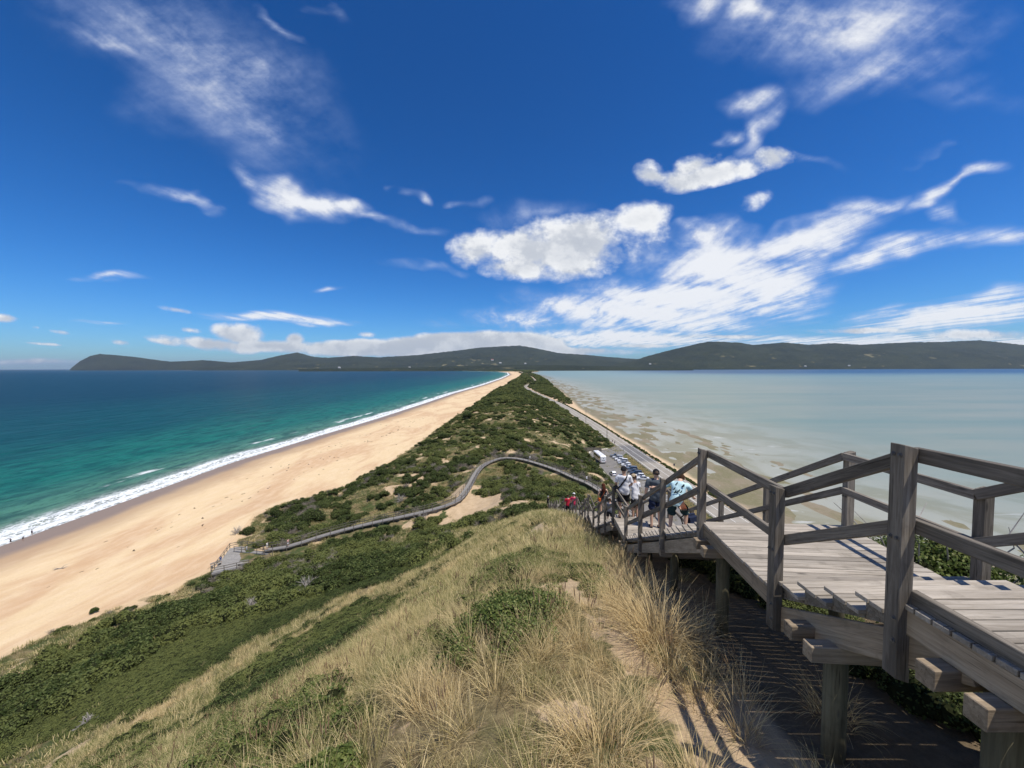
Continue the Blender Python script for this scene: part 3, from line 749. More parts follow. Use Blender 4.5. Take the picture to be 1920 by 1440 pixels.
S = 0.85                                   # metres per survey unit
def P3(d, X, h): return Vector((X * S, d * S, CAM_Z - h * S))
NODES = [(-2.2,2.866,1.69),(2.72,2.866,1.69),(4.0,2.862,2.39),(5.87,3.002,2.39),(12.5,3.826,5.705),(14.5,3.938,5.705),(20.17,4.393,8.55),(22.2,4.518,8.55),
         (27.3,4.943,11.105),(29.3,5.009,11.105),(34.7,5.098,13.775),(36.7,5.124,13.775),(42.4,5.192,16.63),(44.4,5.239,16.63),(50.5,5.74,19.55),(52.5,5.89,19.55),
         (58.4,6.15,22.4),(60.4,6.25,22.4),(66.5,6.55,25.4),(72,6.95,26.0)]
WID = 1.95 * S
left = [P3(*n) for n in NODES]
def perp(i):
    a = left[max(i - 1, 0)]; b = left[min(i + 1, len(left) - 1)]; t = Vector((b.x - a.x, b.y - a.y, 0)).normalized()
    return Vector((t.y, -t.x, 0))
right = [left[i] + perp(i) * WID for i in range(len(left))]
stair = empty('staircase', (3.2, 4, 40), label='weathered grey timber boardwalk staircase going down the grassy ridge', cat='staircase')
SI = stair.matrix_world.copy(); STL = Matrix.Translation((-3.2, -4, -40))
def part(name, mesh, mw): return obj(name, mesh, stair, STL @ mw)
def sbeam(name, p0, p1, w, h, mat, ch=.004):
    m, L = beam_mat(p0, p1); return part(name, box_mesh(name, L, w, h, mat, ch), m)
BW, GAP, TH = .0835, .010, .032
far_boards = MB(); nboards = 0
def board(c, ax, length, w=BW):
    """one deck board centred at c, lying along ax"""
    global nboards
    ax = ax.normalized(); j = random.uniform(-.006, .006)
    y = Vector((-ax.y, ax.x, 0)); m = Matrix((ax, y, Vector((0, 0, 1)))).transposed().to_4x4()
    m = m @ Matrix.Rotation(random.uniform(-.003, .003), 4, 'X'); m.translation = c + ax * j + Vector((0, 0, -TH / 2 + random.uniform(-.0015, .0015)))
    if nboards < 290:
        part('deck_board', box_mesh('deck_board', round(length, 2), w, TH, M_DECK, .003), m); nboards += 1
    else: far_boards.box(m.translation, (length, w, TH), m.to_3x3())
posts_done = set()
bolt_me = None
def bolt_mesh():
    global bolt_me
    if bolt_me is None:
        b = MB(); b.tube([(0, 0, 0), (-.004, 0, 0)], .015, 10); b.tube([(-.004, 0, 0), (-.012, 0, 0)], .008, 6)
        bolt_me = b.mesh('bolt', [M_BOLT])
    return bolt_me
def post(base, side, out, top=1.13 * S, down=.44 * S, w=.088, bolts=False):
    """square post outside the rail line with a sloping top"""
    key = (round(base.x, 2), round(base.y, 2), side)
    if key in posts_done: return
    posts_done.add(key)
    hw = w / 2; z0 = -down; z1 = top
    bm = bmesh.new(); vs = []
    for sx, sy in ((-1, -1), (1, -1), (1, 1), (-1, 1)):
        vs.append(bm.verts.new((sx * hw, sy * hw, z0 + (.03 if sx * side > 0 else 0))))
    for sx, sy in ((-1, -1), (1, -1), (1, 1), (-1, 1)):
        vs.append(bm.verts.new((sx * hw, sy * hw, z1 + (.012 if sx * side > 0 else -.012))))
    for f in ((3, 2, 1, 0), (4, 5, 6, 7), (0, 1, 5, 4), (1, 2, 6, 5), (2, 3, 7, 6), (3, 0, 4, 7)): bm.faces.new([vs[i] for i in f])
    bmesh.ops.bevel(bm, geom=bm.edges[:], offset=.004, segments=1, affect='EDGES')
    # grain runs along local X in the timber shader: build upright then turn
    rot = Matrix.Rotation(R(90), 4, 'Y'); bmesh.ops.transform(bm, matrix=rot.inverted(), verts=bm.verts[:])
    me = bpy.data.meshes.new('post'); bm.to_mesh(me); bm.free(); me.materials.append(M_RAIL)
    c = base + out * (hw + .012)
    a = math.atan2(out.y, out.x) - (0 if side > 0 else math.pi)
    mw = Matrix.Translation(c) @ Matrix.Rotation(a, 4, 'Z') @ rot
    o = part('post', me, mw)
    if bolts:
        for zz_ in (z1 - .055, z1 - .565, -.10, -.24):
            for yy in (-.020, .022):
                if zz_ < 0 and yy > 0: continue
                mm = rot.inverted() @ Matrix.Translation((-hw - .0005, yy, zz_))
                b = obj('bolt', bolt_mesh(), o, mm)
    return o
RAILH = 1.13 * S
for i in range(len(NODES) - 1):
    a, b = left[i], left[i + 1]; ra, rb = right[i], right[i + 1]
    run = Vector((b.x - a.x, b.y - a.y, 0)); L = run.length; t = run.normalized(); n = Vector((t.y, -t.x, 0)); drop = a.z - b.z
    mid = n * (WID / 2)
    if drop < .05 * L + .02:                                     # landing
        k = int(L // (BW + GAP)) + 1; step = L / k; oh = .05
        for q in range(k):
            c = a + t * (step * (q + .5)) + mid
            board(Vector((c.x, c.y, a.z)), n, WID + 2 * oh, min(BW, step - GAP))
        for s_, p in ((-.02, a), (WID + .02, a), (WID * .5, a)):
            q0 = a + t * .03 + n * s_; q1 = a + t * (L - .03) + n * s_
            sbeam('joist', q0 - Vector((0, 0, TH + .082)), q1 - Vector((0, 0, TH + .082)), .045, .16, M_FRAME)
    else:                                                         # flight
        nst = max(2, int(round(drop / (.15 * S)))); rise = drop / nst; going = L / (nst - 1)
        nb = 3
        for q in range(1, nst + (0 if i != 1 else 0)):
            zt = a.z - rise * q; s0 = going * (q - 1) - .008; s1 = going * q + .028
            if nboards < 290:
                w_ = (s1 - s0) / nb - GAP
                for r_ in range(nb):
                    c = a + t * (s0 + (r_ + .5) * (s1 - s0) / nb) + mid
                    board(Vector((c.x, c.y, zt)), n, WID + .10, w_)
            else:
                c = a + t * ((s0 + s1) / 2) + mid; board(Vector((c.x, c.y, zt)), n, WID + .10, s1 - s0)
        # last tread down to the landing
        zt = b.z + rise * 0.0
        for s_ in (.0, WID):
            q0 = a + t * (-.05) + n * s_; q1 = a + t * (L + .02) + n * s_
            dz = Vector((0, 0, rise + TH + .135))
            q0 = Vector((q0.x, q0.y, a.z)) - dz; q1 = Vector((q1.x, q1.y, b.z)) - dz + Vector((0, 0, rise * .2))
            ext = (q1 - q0).normalized() * .12
            sbeam('stringer', q0 - ext * (2.6 if i == 1 else .6), q1 + ext * .4, .045, .205, M_FRAME, .005)
        for s_ in (.03, WID - .03):                              # sawn brackets the treads rest on
            if i > 6: break
            for q in range(1, nst):
                zt = a.z - rise * q - TH - .002; y0, y1 = going * (q - 1) + .012, going * q + .006; hw = .02; V_ = []
                for w_ in (-hw, hw):
                    for s0, z_ in ((y0, zt), (y1, zt), (y1, zt - rise - .035), (y0, zt - .035)):
                        p_ = a + t * s0 + n * (s_ + w_); V_.append((p_.x, p_.y, z_))
                part('tread_bracket', mesh_of('tread_bracket', V_, [(0, 1, 2, 3), (7, 6, 5, 4), (0, 4, 5, 1), (1, 5, 6, 2), (2, 6, 7, 3), (3, 7, 4, 0)], M_RAIL), Matrix.Identity(4))
    # posts
    nseg = 1
    if drop > .05 * L + .02 and L > 3.0: nseg = 3
    if i == 0: nseg = 2
    for s_, pa_, pb_, side in ((0, a, b, -1), (1, ra, rb, 1)):
        outv = n * side
        for q in range(nseg + 1):
            if i == 0 and q == 0: continue
            f = q / nseg
            bp = pa_.lerp(pb_, f)
            if 0 < q < nseg: bp = bp + Vector((0, 0, 0))
            post(bp, side, outv, bolts=(i <= 3 and bp.y < 7), down=.50 if i <= 1 and q in (0, nseg) and bp.y < 3 else .36 if i < 8 else .3)
        # rails on the inner face of the posts
        for hh, nm in ((RAILH - .055, 'top_rail'), (RAILH - .055 - .51 * S, 'mid_rail')):
            q0 = pa_ + Vector((0, 0, hh)) - outv * .012; q1 = pb_ + Vector((0, 0, hh)) - outv * .012
            e = (q1 - q0).normalized() * .0
            q0 = q0 - outv * 0; hgt = .088 if nm == 'top_rail' else .085
            # slight overlap past the post so joints close
            sbeam(nm, q0 - e, q1 + e, .040, hgt, M_RAIL, .004)
    if i == 0:
        q0 = a + Vector((.0, 0, .035)); q1 = b + Vector((.0, -.03, .035)); sbeam('kick_rail', q0, q1, .045, .095, M_RAIL)
        q0 = ra + Vector((.0, 0, .035)); q1 = rb + Vector((.0, -.03, .035)); sbeam('kick_rail', q0, q1, .045, .095, M_RAIL)
    # bearers and round poles at both ends of every landing
    if drop < .05 * L + .02 and i > 0 or i == 0:
        ends = [(L - .38, 1)] if i == 0 else [(.24, 0), (L - .20, 1)]
        if i == 0: ends += [(L - 2.0, 1)]
        if i == 2: ends[0] = (-.49, 0)
        for s0, w_ in ends:
            c = a + t * s0; up_ = .155 if s0 < 0 else 0
            for dd in (-.115, .115):
                zc = a.z - TH - .165 - .062 + up_
                if i > 8 and dd > 0: continue
                q0 = c + t * dd - n * .17; q1 = c + t * dd + n * (WID + .17)
                sbeam('bearer', Vector((q0.x, q0.y, zc)), Vector((q1.x, q1.y, zc)), .10, .12, M_FRAME, .005)
            for s_ in (.14, WID - .14):
                pc = c + n * s_; g = min(gz(pc.x, pc.y), a.z - .4)
                if s0 < 0: pc = pc + t * .02
                m_ = MB(); m_.tube([(g - .4 - (a.z - TH - .17), 0, 0), (0, 0, 0)], .078, 14)
                key = 'pole'
                me = m_.mesh('pole', [M_POLE], True)
                mw = Matrix.Translation((pc.x, pc.y, a.z - TH - .17)) @ Matrix.Rotation(R(-90), 4, 'Y')
                part('pole', me, mw)
    elif L > 3.0 and i < 14:                                       # trestle half-way down a flight
        for f in (.33, .67):
            c = a.lerp(b, f)
            for s_ in (.16, WID - .16):
                pc = c + n * s_; g = min(gz(pc.x, pc.y), c.z - .5); zt = c.z - .33
                m_ = MB(); m_.tube([(g - .4 - zt, 0, 0), (0, 0, 0)], .07, 12)
                part('pole', m_.mesh('pole', [M_POLE], True), Matrix.Translation((pc.x, pc.y, zt)) @ Matrix.Rotation(R(-90), 4, 'Y'))
            q0 = c - n * .1; q1 = c + n * (WID + .1)
            sbeam('bearer', Vector((q0.x, q0.y, c.z - .40)), Vector((q1.x, q1.y, c.z - .40)), .09, .12, M_FRAME)
if far_boards.v:
    o = obj('lower_deck_boards', far_boards.mesh('lower_deck_boards', [M_DECK]), stair, STL); o['kind'] = 'stuff'

# ------------------------------------------------------------------ long boardwalk winding down to the beach platform
bwalk = empty('boardwalk', (0, 100, 12), label='long grey boardwalk with rails winding over the scrub down to the beach', cat='boardwalk')
BL = Matrix.Translation((0, -100, -12))
deck = MB(); rails_n = MB(); k = 0
W2 = 1.6
def pn(i):
    a = path[max(i - 1, 0)]; b = path[min(i + 1, len(path) - 1)]; t = Vector((b.x - a.x, b.y - a.y, 0)).normalized(); return Vector((t.y, -t.x, 0))
acc = 0
for i in range(len(path) - 1):
    a, b = path[i], path[i + 1]; nn_ = max(1, int((b - a).length / .40)); na, nb_ = pn(i), pn(i + 1)
    for q in range(nn_):
        f0 = (q + .03) / nn_; f1 = (q + .97) / nn_
        p0 = a.lerp(b, f0); p1 = a.lerp(b, f1); n0 = na.lerp(nb_, f0); n1 = na.lerp(nb_, f1)
        vs = [p0 - n0 * W2 / 2, p0 + n0 * W2 / 2, p1 + n1 * W2 / 2, p1 - n1 * W2 / 2]
        deck.add(vs + [v - Vector((0, 0, .05)) for v in vs], [(0, 1, 2, 3), (7, 6, 5, 4), (0, 4, 5, 1), (2, 6, 7, 3), (1, 5, 6, 2), (3, 7, 4, 0)])
M_DECK2 = material('grey_boardwalk_timber', m_wood((0.27, 0.255, 0.235), (0.39, 0.372, 0.345)))
o = obj('deck_boards', deck.mesh('deck_boards', [M_DECK2]), bwalk, BL); o['kind'] = 'stuff'
pme = None
for i in range(len(path)):
    nn_ = pn(i)
    for s_ in (-1, 1):
        p = path[i] + nn_ * s_ * (W2 / 2 - .03)
        m_ = Matrix.Translation(p + Vector((0, 0, .30))) @ Matrix.Rotation(R(90), 4, 'Y')
        obj('post', box_mesh('walk_post', 1.7, .09, .09, M_RAIL, 0), bwalk, BL @ m_)
for s_ in (-1, 1):
    for hh in (1.08, .58):
        for i in range(len(path) - 1):
            p0 = path[i] + pn(i) * s_ * (W2 / 2 - .07) + Vector((0, 0, hh)); p1 = path[i + 1] + pn(i + 1) * s_ * (W2 / 2 - .07) + Vector((0, 0, hh))
            m_, L = beam_mat(p0, p1)
            obj('top_rail' if hh > 1 else 'mid_rail', box_mesh('walk_rail', round(L + .03, 1), .05, .11, M_RAIL, 0), bwalk, BL @ m_)
    for i in range(len(path) - 1):
        p0 = path[i] + pn(i) * s_ * (W2 / 2 - .1) - Vector((0, 0, .16)); p1 = path[i + 1] + pn(i + 1) * s_ * (W2 / 2 - .1) - Vector((0, 0, .16))
        m_, L = beam_mat(p0, p1); obj('edge_beam', box_mesh('walk_beam', round(L, 1), .06, .2, M_FRAME, 0), bwalk, BL @ m_)

# ------------------------------------------------------------------ viewing platform above the beach
PZ = 5.6
plat = empty('viewing_platform', (-58, 78, PZ), label='angular grey timber viewing platform with railing at the edge of the beach', cat='platform')
PL = Matrix.Translation((58, -78, -PZ))
def gp(px, py, z):
    r = ray(px, py); t = (z - CAM_Z) / r.z; return Vector((r.x * t, r.y * t, z))
C0 = gp(396, 1076, PZ); C1 = gp(431, 1028, PZ); C2 = gp(452, 1024, PZ); C3 = gp(515, 1037, PZ); C4 = gp(511, 1050, PZ)
outline = [C0, C4, C3, C2, C1]
pd = MB()
# boards laid parallel to the front edge
ux = (C4 - C0).normalized(); uy = Vector((-ux.y, ux.x, 0))
loc = [((p - C0).dot(ux), (p - C0).dot(uy)) for p in outline]
ymax = max(l[1] for l in loc); v = 0.0; nbd = 0
while v < ymax - .02:
    xsn = []
    yv = v + .11
    for i in range(len(loc)):
        (x0, y0), (x1, y1) = loc[i], loc[(i + 1) % len(loc)]
        if (y0 > yv) != (y1 > yv): xsn.append(x0 + (x1 - x0) * (yv - y0) / (y1 - y0))
    if len(xsn) >= 2:
        a = C0 + ux * min(xsn) + uy * yv; b = C0 + ux * max(xsn) + uy * yv
        if (b - a).length > .1: pd.bar(a - Vector((0, 0, .03)), b - Vector((0, 0, .03)), .21, .05)
    v += .225
o = obj('deck_boards', pd.mesh('deck_boards', [M_DECK2]), plat, PL); o['kind'] = 'stuff'
def fence(parent, LM, pts, hts=(1.05, .6), sp=2.0, w=.09):
    for i in range(len(pts) - 1):
        a, b = pts[i], pts[i + 1]; n_ = max(1, round((b - a).length / sp))
        for k in range(n_ + 1):
            if k == 0 and i > 0: continue
            p = a.lerp(b, k / n_)
            obj('post', box_mesh('platform_post', 1.5, w, w, M_RAIL, 0), parent, LM @ Matrix.Translation(p + Vector((0, 0, .36))) @ Matrix.Rotation(R(90), 4, 'Y'))
        for hh in hts:
            m_, L = beam_mat(a + Vector((0, 0, hh)), b + Vector((0, 0, hh)))
            obj('top_rail' if hh > .9 else 'mid_rail', box_mesh('platform_rail', round(L, 2), .06, .10, M_RAIL, 0), parent, LM @ m_)
fence(plat, PL, [C4, C0, C1, C2])
for a, b in ((C0, C4), (C1, C0), (C3, C4)):
    m_, L = beam_mat(a - Vector((0, 0, .2)), b - Vector((0, 0, .2))); obj('edge_beam', box_mesh('platform_edge', round(L, 2), .08, .26, M_DECK2, 0), plat, PL @ m_)
for p in outline + [C0.lerp(C4, .33), C0.lerp(C4, .66), C0.lerp(C1, .5)]:
    m_ = MB(); m_.tube([(p.x, p.y, PZ - 3.4), (p.x, p.y, PZ - .1)], .12, 8); obj('pole', m_.mesh('pole', [M_POLE]), plat, PL)
# inner ramp rail seen from above
R0 = gp(439, 1034, PZ + .1); R1 = gp(511, 1041, PZ + .5)
ramp = MB(); w_ = Vector((.1, 1.1, 0)); ramp.add([R0, R1, R1 + w_, R0 + w_, R0 - Vector((0, 0, .1)), R1 - Vector((0, 0, .1)), R1 + w_ - Vector((0, 0, .1)), R0 + w_ - Vector((0, 0, .1))],
    [(0, 1, 2, 3), (7, 6, 5, 4), (0, 4, 5, 1), (1, 5, 6, 2), (2, 6, 7, 3), (3, 7, 4, 0)])
obj('ramp', ramp.mesh('ramp', [M_DECK2]), plat, PL)
fence(plat, PL, [R0, R1])
fence(plat, PL, [path[-1] + Vector((-1.2, 1.2, -.4)), C2 + Vector((0, .3, 0))])
def bench(c, rz, label):
    e = empty('bench', c, rz, label=label, cat='bench', group='benches on the viewing platform')
    for k in range(3): obj('seat_slat', box_mesh('slat', 1.7, .13, .04, M_DECK2, 0), e, Matrix.Translation((0, -.15 + .15 * k, .45)))
    for k in range(2): obj('back_slat', box_mesh('slat', 1.7, .04, .13, M_DECK2, 0), e, Matrix.Translation((0, .28, .65 + .18 * k)))
    for sx in (-.7, .7):
        obj('leg', box_mesh('bench_leg', .45, .08, .4, M_RAIL, 0), e, Matrix.Translation((sx, 0, .22)) @ Matrix.Rotation(R(90), 4, 'Y'))
    return e
bench(gp(405, 1062, PZ), R(60), 'small timber bench at the seaward railing where a person sits')
bench(gp(456, 1060, PZ), R(14), 'timber bench facing away in the middle of the platform front rail')
# ------------------------------------------------------------------ plants: templates
def foliage_mat(name, c0, c1, c2, trans=.3, rough=.7):
    m = bpy.data.materials.new(name); m.use_nodes = True; E.nt = m.node_tree; m.node_tree.nodes.clear()
    t = attr('tint', 'INSTANCER'); b = attr('leaf'); n = noise(pos(), .22, 4, .6)
    c = mixc((t + (n - .5) * .5).cl(), c0, c1)
    c = mixc(sm(b, .45, 1.0), c, c2)
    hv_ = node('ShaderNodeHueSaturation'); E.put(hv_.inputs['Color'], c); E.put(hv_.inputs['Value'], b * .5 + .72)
    c = E(hv_.outputs[0])
    d = node('ShaderNodeBsdfPrincipled'); E.put(d.inputs['Base Color'], c); d.inputs['Roughness'].default_value = rough; d.inputs['Specular IOR Level'].default_value = .25
    tl = node('ShaderNodeBsdfTranslucent'); E.put(tl.inputs[0], c); ms = node('ShaderNodeMixShader'); ms.inputs[0].default_value = trans
    E.nt.links.new(d.outputs[0], ms.inputs[1]); E.nt.links.new(tl.outputs[0], ms.inputs[2])
    o = node('ShaderNodeOutputMaterial'); E.nt.links.new(ms.outputs[0], o.inputs[0]); return m
# tint 0 = straw, 1 = green
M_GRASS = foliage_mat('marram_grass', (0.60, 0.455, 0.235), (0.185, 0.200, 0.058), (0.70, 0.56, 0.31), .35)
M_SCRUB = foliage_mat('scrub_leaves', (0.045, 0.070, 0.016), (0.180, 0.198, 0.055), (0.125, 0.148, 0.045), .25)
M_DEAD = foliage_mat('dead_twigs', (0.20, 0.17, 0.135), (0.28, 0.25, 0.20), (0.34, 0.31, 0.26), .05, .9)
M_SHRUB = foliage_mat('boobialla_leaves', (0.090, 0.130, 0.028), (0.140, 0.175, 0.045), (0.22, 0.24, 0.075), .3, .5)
M_CORE = plain('shrub_dark_filler', (0.022, 0.026, 0.012), 1.0, spec=0, var=.3)
M_BARK = plain('grey_driftwood', (0.34, 0.31, 0.28), .9, var=.3, scale=6)
M_HEAD = plain('brown_seed_head', (0.20, 0.13, 0.07), .9, var=.3)

def blades(n, L, W, spread, lean, rs, nseg=4, heads=0, flop=.55):
    V_, F_, B_ = [], [], []
    for i in range(n):
        a = rs.uniform(0, 2 * math.pi); r0 = spread * math.sqrt(rs.uniform(0, 1))
        x, y = r0 * math.cos(a), r0 * math.sin(a)
        out = a + rs.normal(0, .7); tilt = abs(rs.normal(.25, .22)) + r0 / max(spread, .01) * .25
        l = L * rs.uniform(.45, 1.0); bend = rs.uniform(.3, 1.0) * flop * 2.2; z = -.03; w = W * rs.uniform(.6, 1.15)
        sx, sy = -math.sin(out), math.cos(out); tw = rs.uniform(-.9, .9)
        wx, wy = math.cos(out + math.pi / 2 + tw), math.sin(out + math.pi / 2 + tw)
        b0 = len(V_); th = tilt; bl = rs.uniform(0, 1)
        for k in range(nseg + 1):
            ww = w * (1 - (k / nseg) ** 1.6) + .0006
            V_ += [(x - wx * ww / 2, y - wy * ww / 2, z), (x + wx * ww / 2, y + wy * ww / 2, z)]; B_ += [bl, bl]
            if k < nseg:
                st = l / nseg; x += math.cos(out) * math.sin(th) * st + lean[0] * st * (k / nseg); y += math.sin(out) * math.sin(th) * st + lean[1] * st * (k / nseg)
                z += math.cos(th) * st; th += bend / nseg
                F_.append((b0 + 2 * k, b0 + 2 * k + 1, b0 + 2 * k + 3, b0 + 2 * k + 2))
    return V_, F_, B_
def tuft_template(i, n, L, W, spread, heads=0, lean=(-.12, .1), flop=.55, nseg=4):
    rs = np.random.default_rng(500 + i); V_, F_, B_ = blades(n, L, W, spread, lean, rs, nseg, flop=flop)
    me = mesh_of('tuft', V_, F_, [M_GRASS, M_HEAD]); base = len(V_)
    if heads:
        mb = MB(); mb.v = list(V_); mb.f = list(F_); mb.mi = [0] * len(F_)
        for k in range(heads):
            a = rs.uniform(0, 6.28); t = rs.uniform(.05, .3); h = L * rs.uniform(.95, 1.25)
            d = Vector((math.cos(a) * math.sin(t), math.sin(a) * math.sin(t), math.cos(t)))
            p = [d * (h * q) + Vector((-.05 * q * q, 0, 0)) for q in (0, .4, .7)]; mb.tube(p, [.0018, .0018, .0015], 3, 0, False)
            q0 = p[-1]; q1 = q0 + (d + Vector((-.15, .05, 0))).normalized() * h * .2
            mb.tube([q0, q0.lerp(q1, .3), q0.lerp(q1, .7), q1], [.002, .0075, .006, .001], 5, 1, False)
        me = mb.mesh('tuft', [M_GRASS, M_HEAD]); B_ = list(B_) + [.5] * (len(mb.v) - len(B_))
    fattr(me, 'leaf', B_)
    return bpy.data.objects.new('tuft_template', me)
def clump_arrays(rs, nleaf, leaf, lobes=9, flat=.62, rr=.45, elong=1.5, twig=0.0):
    """leaf quads spread over a lumpy dome of radius 1"""
    cs = []; 
    for k in range(lobes):
        a = rs.uniform(0, 6.28); r = rs.uniform(0, .68) if k else 0; s_ = rr * rs.uniform(.7, 1.15)
        cs.append((r * math.cos(a), r * math.sin(a), (flat * (1 - r * r * .9)) - s_ * .55, s_))
    cs = np.array(cs); li = rs.integers(0, lobes, nleaf)
    d = rs.normal(size=(nleaf, 3)); d[:, 2] = np.abs(d[:, 2]) * .9 - .18; d /= np.linalg.norm(d, axis=1)[:, None]
    rad = cs[li, 3] * (1 - np.abs(rs.normal(0, .13, nleaf)) + .04)
    p = cs[li, :3] + d * rad[:, None]; p[:, 2] = np.maximum(p[:, 2], -.05)
    nrm = d * .9 + rs.normal(size=(nleaf, 3)) * .75 + np.array([0, 0, .35]); nrm /= np.linalg.norm(nrm, axis=1)[:, None]
    t = np.cross(nrm, rs.normal(size=(nleaf, 3))); t /= np.linalg.norm(t, axis=1)[:, None] + 1e-9; b = np.cross(nrm, t)
    s_ = leaf * rs.uniform(.6, 1.25, nleaf)[:, None]
    V_ = np.stack([p - t * s_ * elong / 2, p + b * s_ / 2, p + t * s_ * elong / 2, p - b * s_ / 2], 1).reshape(-1, 3)
    F_ = np.arange(nleaf * 4).reshape(-1, 4)
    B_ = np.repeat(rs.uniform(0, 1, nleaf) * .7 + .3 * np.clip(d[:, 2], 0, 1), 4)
    return V_, F_, B_, cs
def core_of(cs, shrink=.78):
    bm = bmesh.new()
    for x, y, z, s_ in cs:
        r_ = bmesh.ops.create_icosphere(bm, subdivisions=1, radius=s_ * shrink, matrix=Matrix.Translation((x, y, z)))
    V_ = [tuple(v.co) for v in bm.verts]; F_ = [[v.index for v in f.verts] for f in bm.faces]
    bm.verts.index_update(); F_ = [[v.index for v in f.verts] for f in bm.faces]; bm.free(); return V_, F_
def clump_template(i, nleaf, leaf, mat=None, **kw):
    rs = np.random.default_rng(700 + i); V_, F_, B_, cs = clump_arrays(rs, nleaf, leaf, **kw)
    cv, cf = core_of(cs); mb = [tuple(v) for v in V_]; n0 = len(mb)
    fs = [tuple(f) for f in F_] + [tuple(k + n0 for k in f) for f in cf]; mb += cv
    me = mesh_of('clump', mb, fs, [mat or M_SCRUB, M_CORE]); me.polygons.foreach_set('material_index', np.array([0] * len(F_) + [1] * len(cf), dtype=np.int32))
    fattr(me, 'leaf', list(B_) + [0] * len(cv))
    return bpy.data.objects.new('clump_template', me)
def twig_template(i, n=70, mat=None):
    rs = np.random.default_rng(900 + i); mb = MB()
    for k in range(n):
        a = rs.uniform(0, 6.28); t = rs.uniform(.15, 1.15); l = rs.uniform(.5, 1.0); d = Vector((math.cos(a) * math.sin(t), math.sin(a) * math.sin(t), math.cos(t) * .8))
        p0 = Vector((rs.normal(0, .1), rs.normal(0, .1), 0)); p1 = p0 + d * l * .5; p2 = p1 + (d + Vector(rs.normal(0, .35, 3))).normalized() * l * .5
        mb.tube([p0, p1, p2], [.018, .012, .004], 3, 0, False)
        for q in range(4):
            e = p1.lerp(p2, rs.uniform(0, 1)); mb.tube([e, e + (d + Vector(rs.normal(0, .7, 3))).normalized() * .22], [.007, .003], 3, 0, False)
    me = mb.mesh('twigs', [mat or M_DEAD]); fattr(me, 'leaf', rs.uniform(0, 1, len(mb.v)))
    return bpy.data.objects.new('twig_template', me)

def scatter(name, P_, rot, scl, idx, tint, templates, **kw):
    """one object whose points carry the plants"""
    me = bpy.data.meshes.new(name); me.vertices.add(len(P_)); me.vertices.foreach_set('co', np.asarray(P_, dtype=np.float32).ravel())
    a = me.attributes.new('rot', 'FLOAT_VECTOR', 'POINT'); a.data.foreach_set('vector', np.asarray(rot, dtype=np.float32).ravel())
    a = me.attributes.new('scl', 'FLOAT_VECTOR', 'POINT'); a.data.foreach_set('vector', np.asarray(scl, dtype=np.float32).ravel())
    fattr(me, 'tint', tint); a = me.attributes.new('idx', 'INT', 'POINT'); a.data.foreach_set('value', np.asarray(idx, dtype=np.int32))
    o = obj(name, me, kind='stuff', **kw)
    g = bpy.data.node_groups.new(name, 'GeometryNodeTree')
    g.interface.new_socket('Geometry', in_out='INPUT', socket_type='NodeSocketGeometry'); g.interface.new_socket('Geometry', in_out='OUTPUT', socket_type='NodeSocketGeometry')
    gi = g.nodes.new('NodeGroupInput'); go = g.nodes.new('NodeGroupOutput')
    ip = g.nodes.new('GeometryNodeInstanceOnPoints'); gti = g.nodes.new('GeometryNodeGeometryToInstance')
    for t in reversed(templates):
        oi = g.nodes.new('GeometryNodeObjectInfo'); oi.inputs['Object'].default_value = t
        g.links.new(oi.outputs['Geometry'], gti.inputs[0])
    def na(n, typ):
        q = g.nodes.new('GeometryNodeInputNamedAttribute'); q.data_type = typ; q.inputs['Name'].default_value = n; return q.outputs[0]
    g.links.new(gi.outputs[0], ip.inputs['Points']); g.links.new(gti.outputs[0], ip.inputs['Instance'])
    ip.inputs['Pick Instance'].default_value = True; g.links.new(na('idx', 'INT'), ip.inputs['Instance Index'])
    er = g.nodes.new('FunctionNodeEulerToRotation'); g.links.new(na('rot', 'FLOAT_VECTOR'), er.inputs[0]); g.links.new(er.outputs[0], ip.inputs['Rotation'])
    g.links.new(na('scl', 'FLOAT_VECTOR'), ip.inputs['Scale']); g.links.new(ip.outputs[0], go.inputs[0])
    md = o.modifiers.new('plants', 'NODES'); md.node_group = g
    return o
def jitter_pts(x0, x1, y0, y1, sp, rs):
    xs = np.arange(x0, x1, sp); ys = np.arange(y0, y1, sp); X_, Y_ = np.meshgrid(xs, ys)
    X_ = X_ + rs.uniform(-.5, .5, X_.shape) * sp; Y_ = Y_ + rs.uniform(-.5, .5, Y_.shape) * sp; return X_.ravel(), Y_.ravel()
def in_view(x, y, m=6.0):
    """only the slice of land a viewer near the stairs can see"""
    return (y > -m) & (np.abs(x) < (y + m) * 1.6 + 6)
# the treads and landings: keep plants out of the boards
spine_pts = np.array([(l.x, l.y, l.z) for l in left])
def under_stairs(x, y, mg=.0):
    lx = np.interp(y, spine_pts[:, 1], spine_pts[:, 0]); return (x > lx - mg) & (x < lx + WID + mg) & (y < spine_pts[-1, 1])
def stair_h(y): return np.interp(y, spine_pts[:, 1], spine_pts[:, 2])
walk_pts = np.array([(p.x, p.y) for p in path])
def near_walk(x, y, r):
    m = np.zeros(x.shape, bool); c = (y > 70) & (y < 130); xi, yi = x[c], y[c]
    d = np.min(np.hypot(xi[:, None] - walk_pts[None, :, 0], yi[:, None] - walk_pts[None, :, 1]), axis=1); m[c] = d < r; return m
OUTL = [(p.x, p.y) for p in outline]
rs = np.random.default_rng(42)

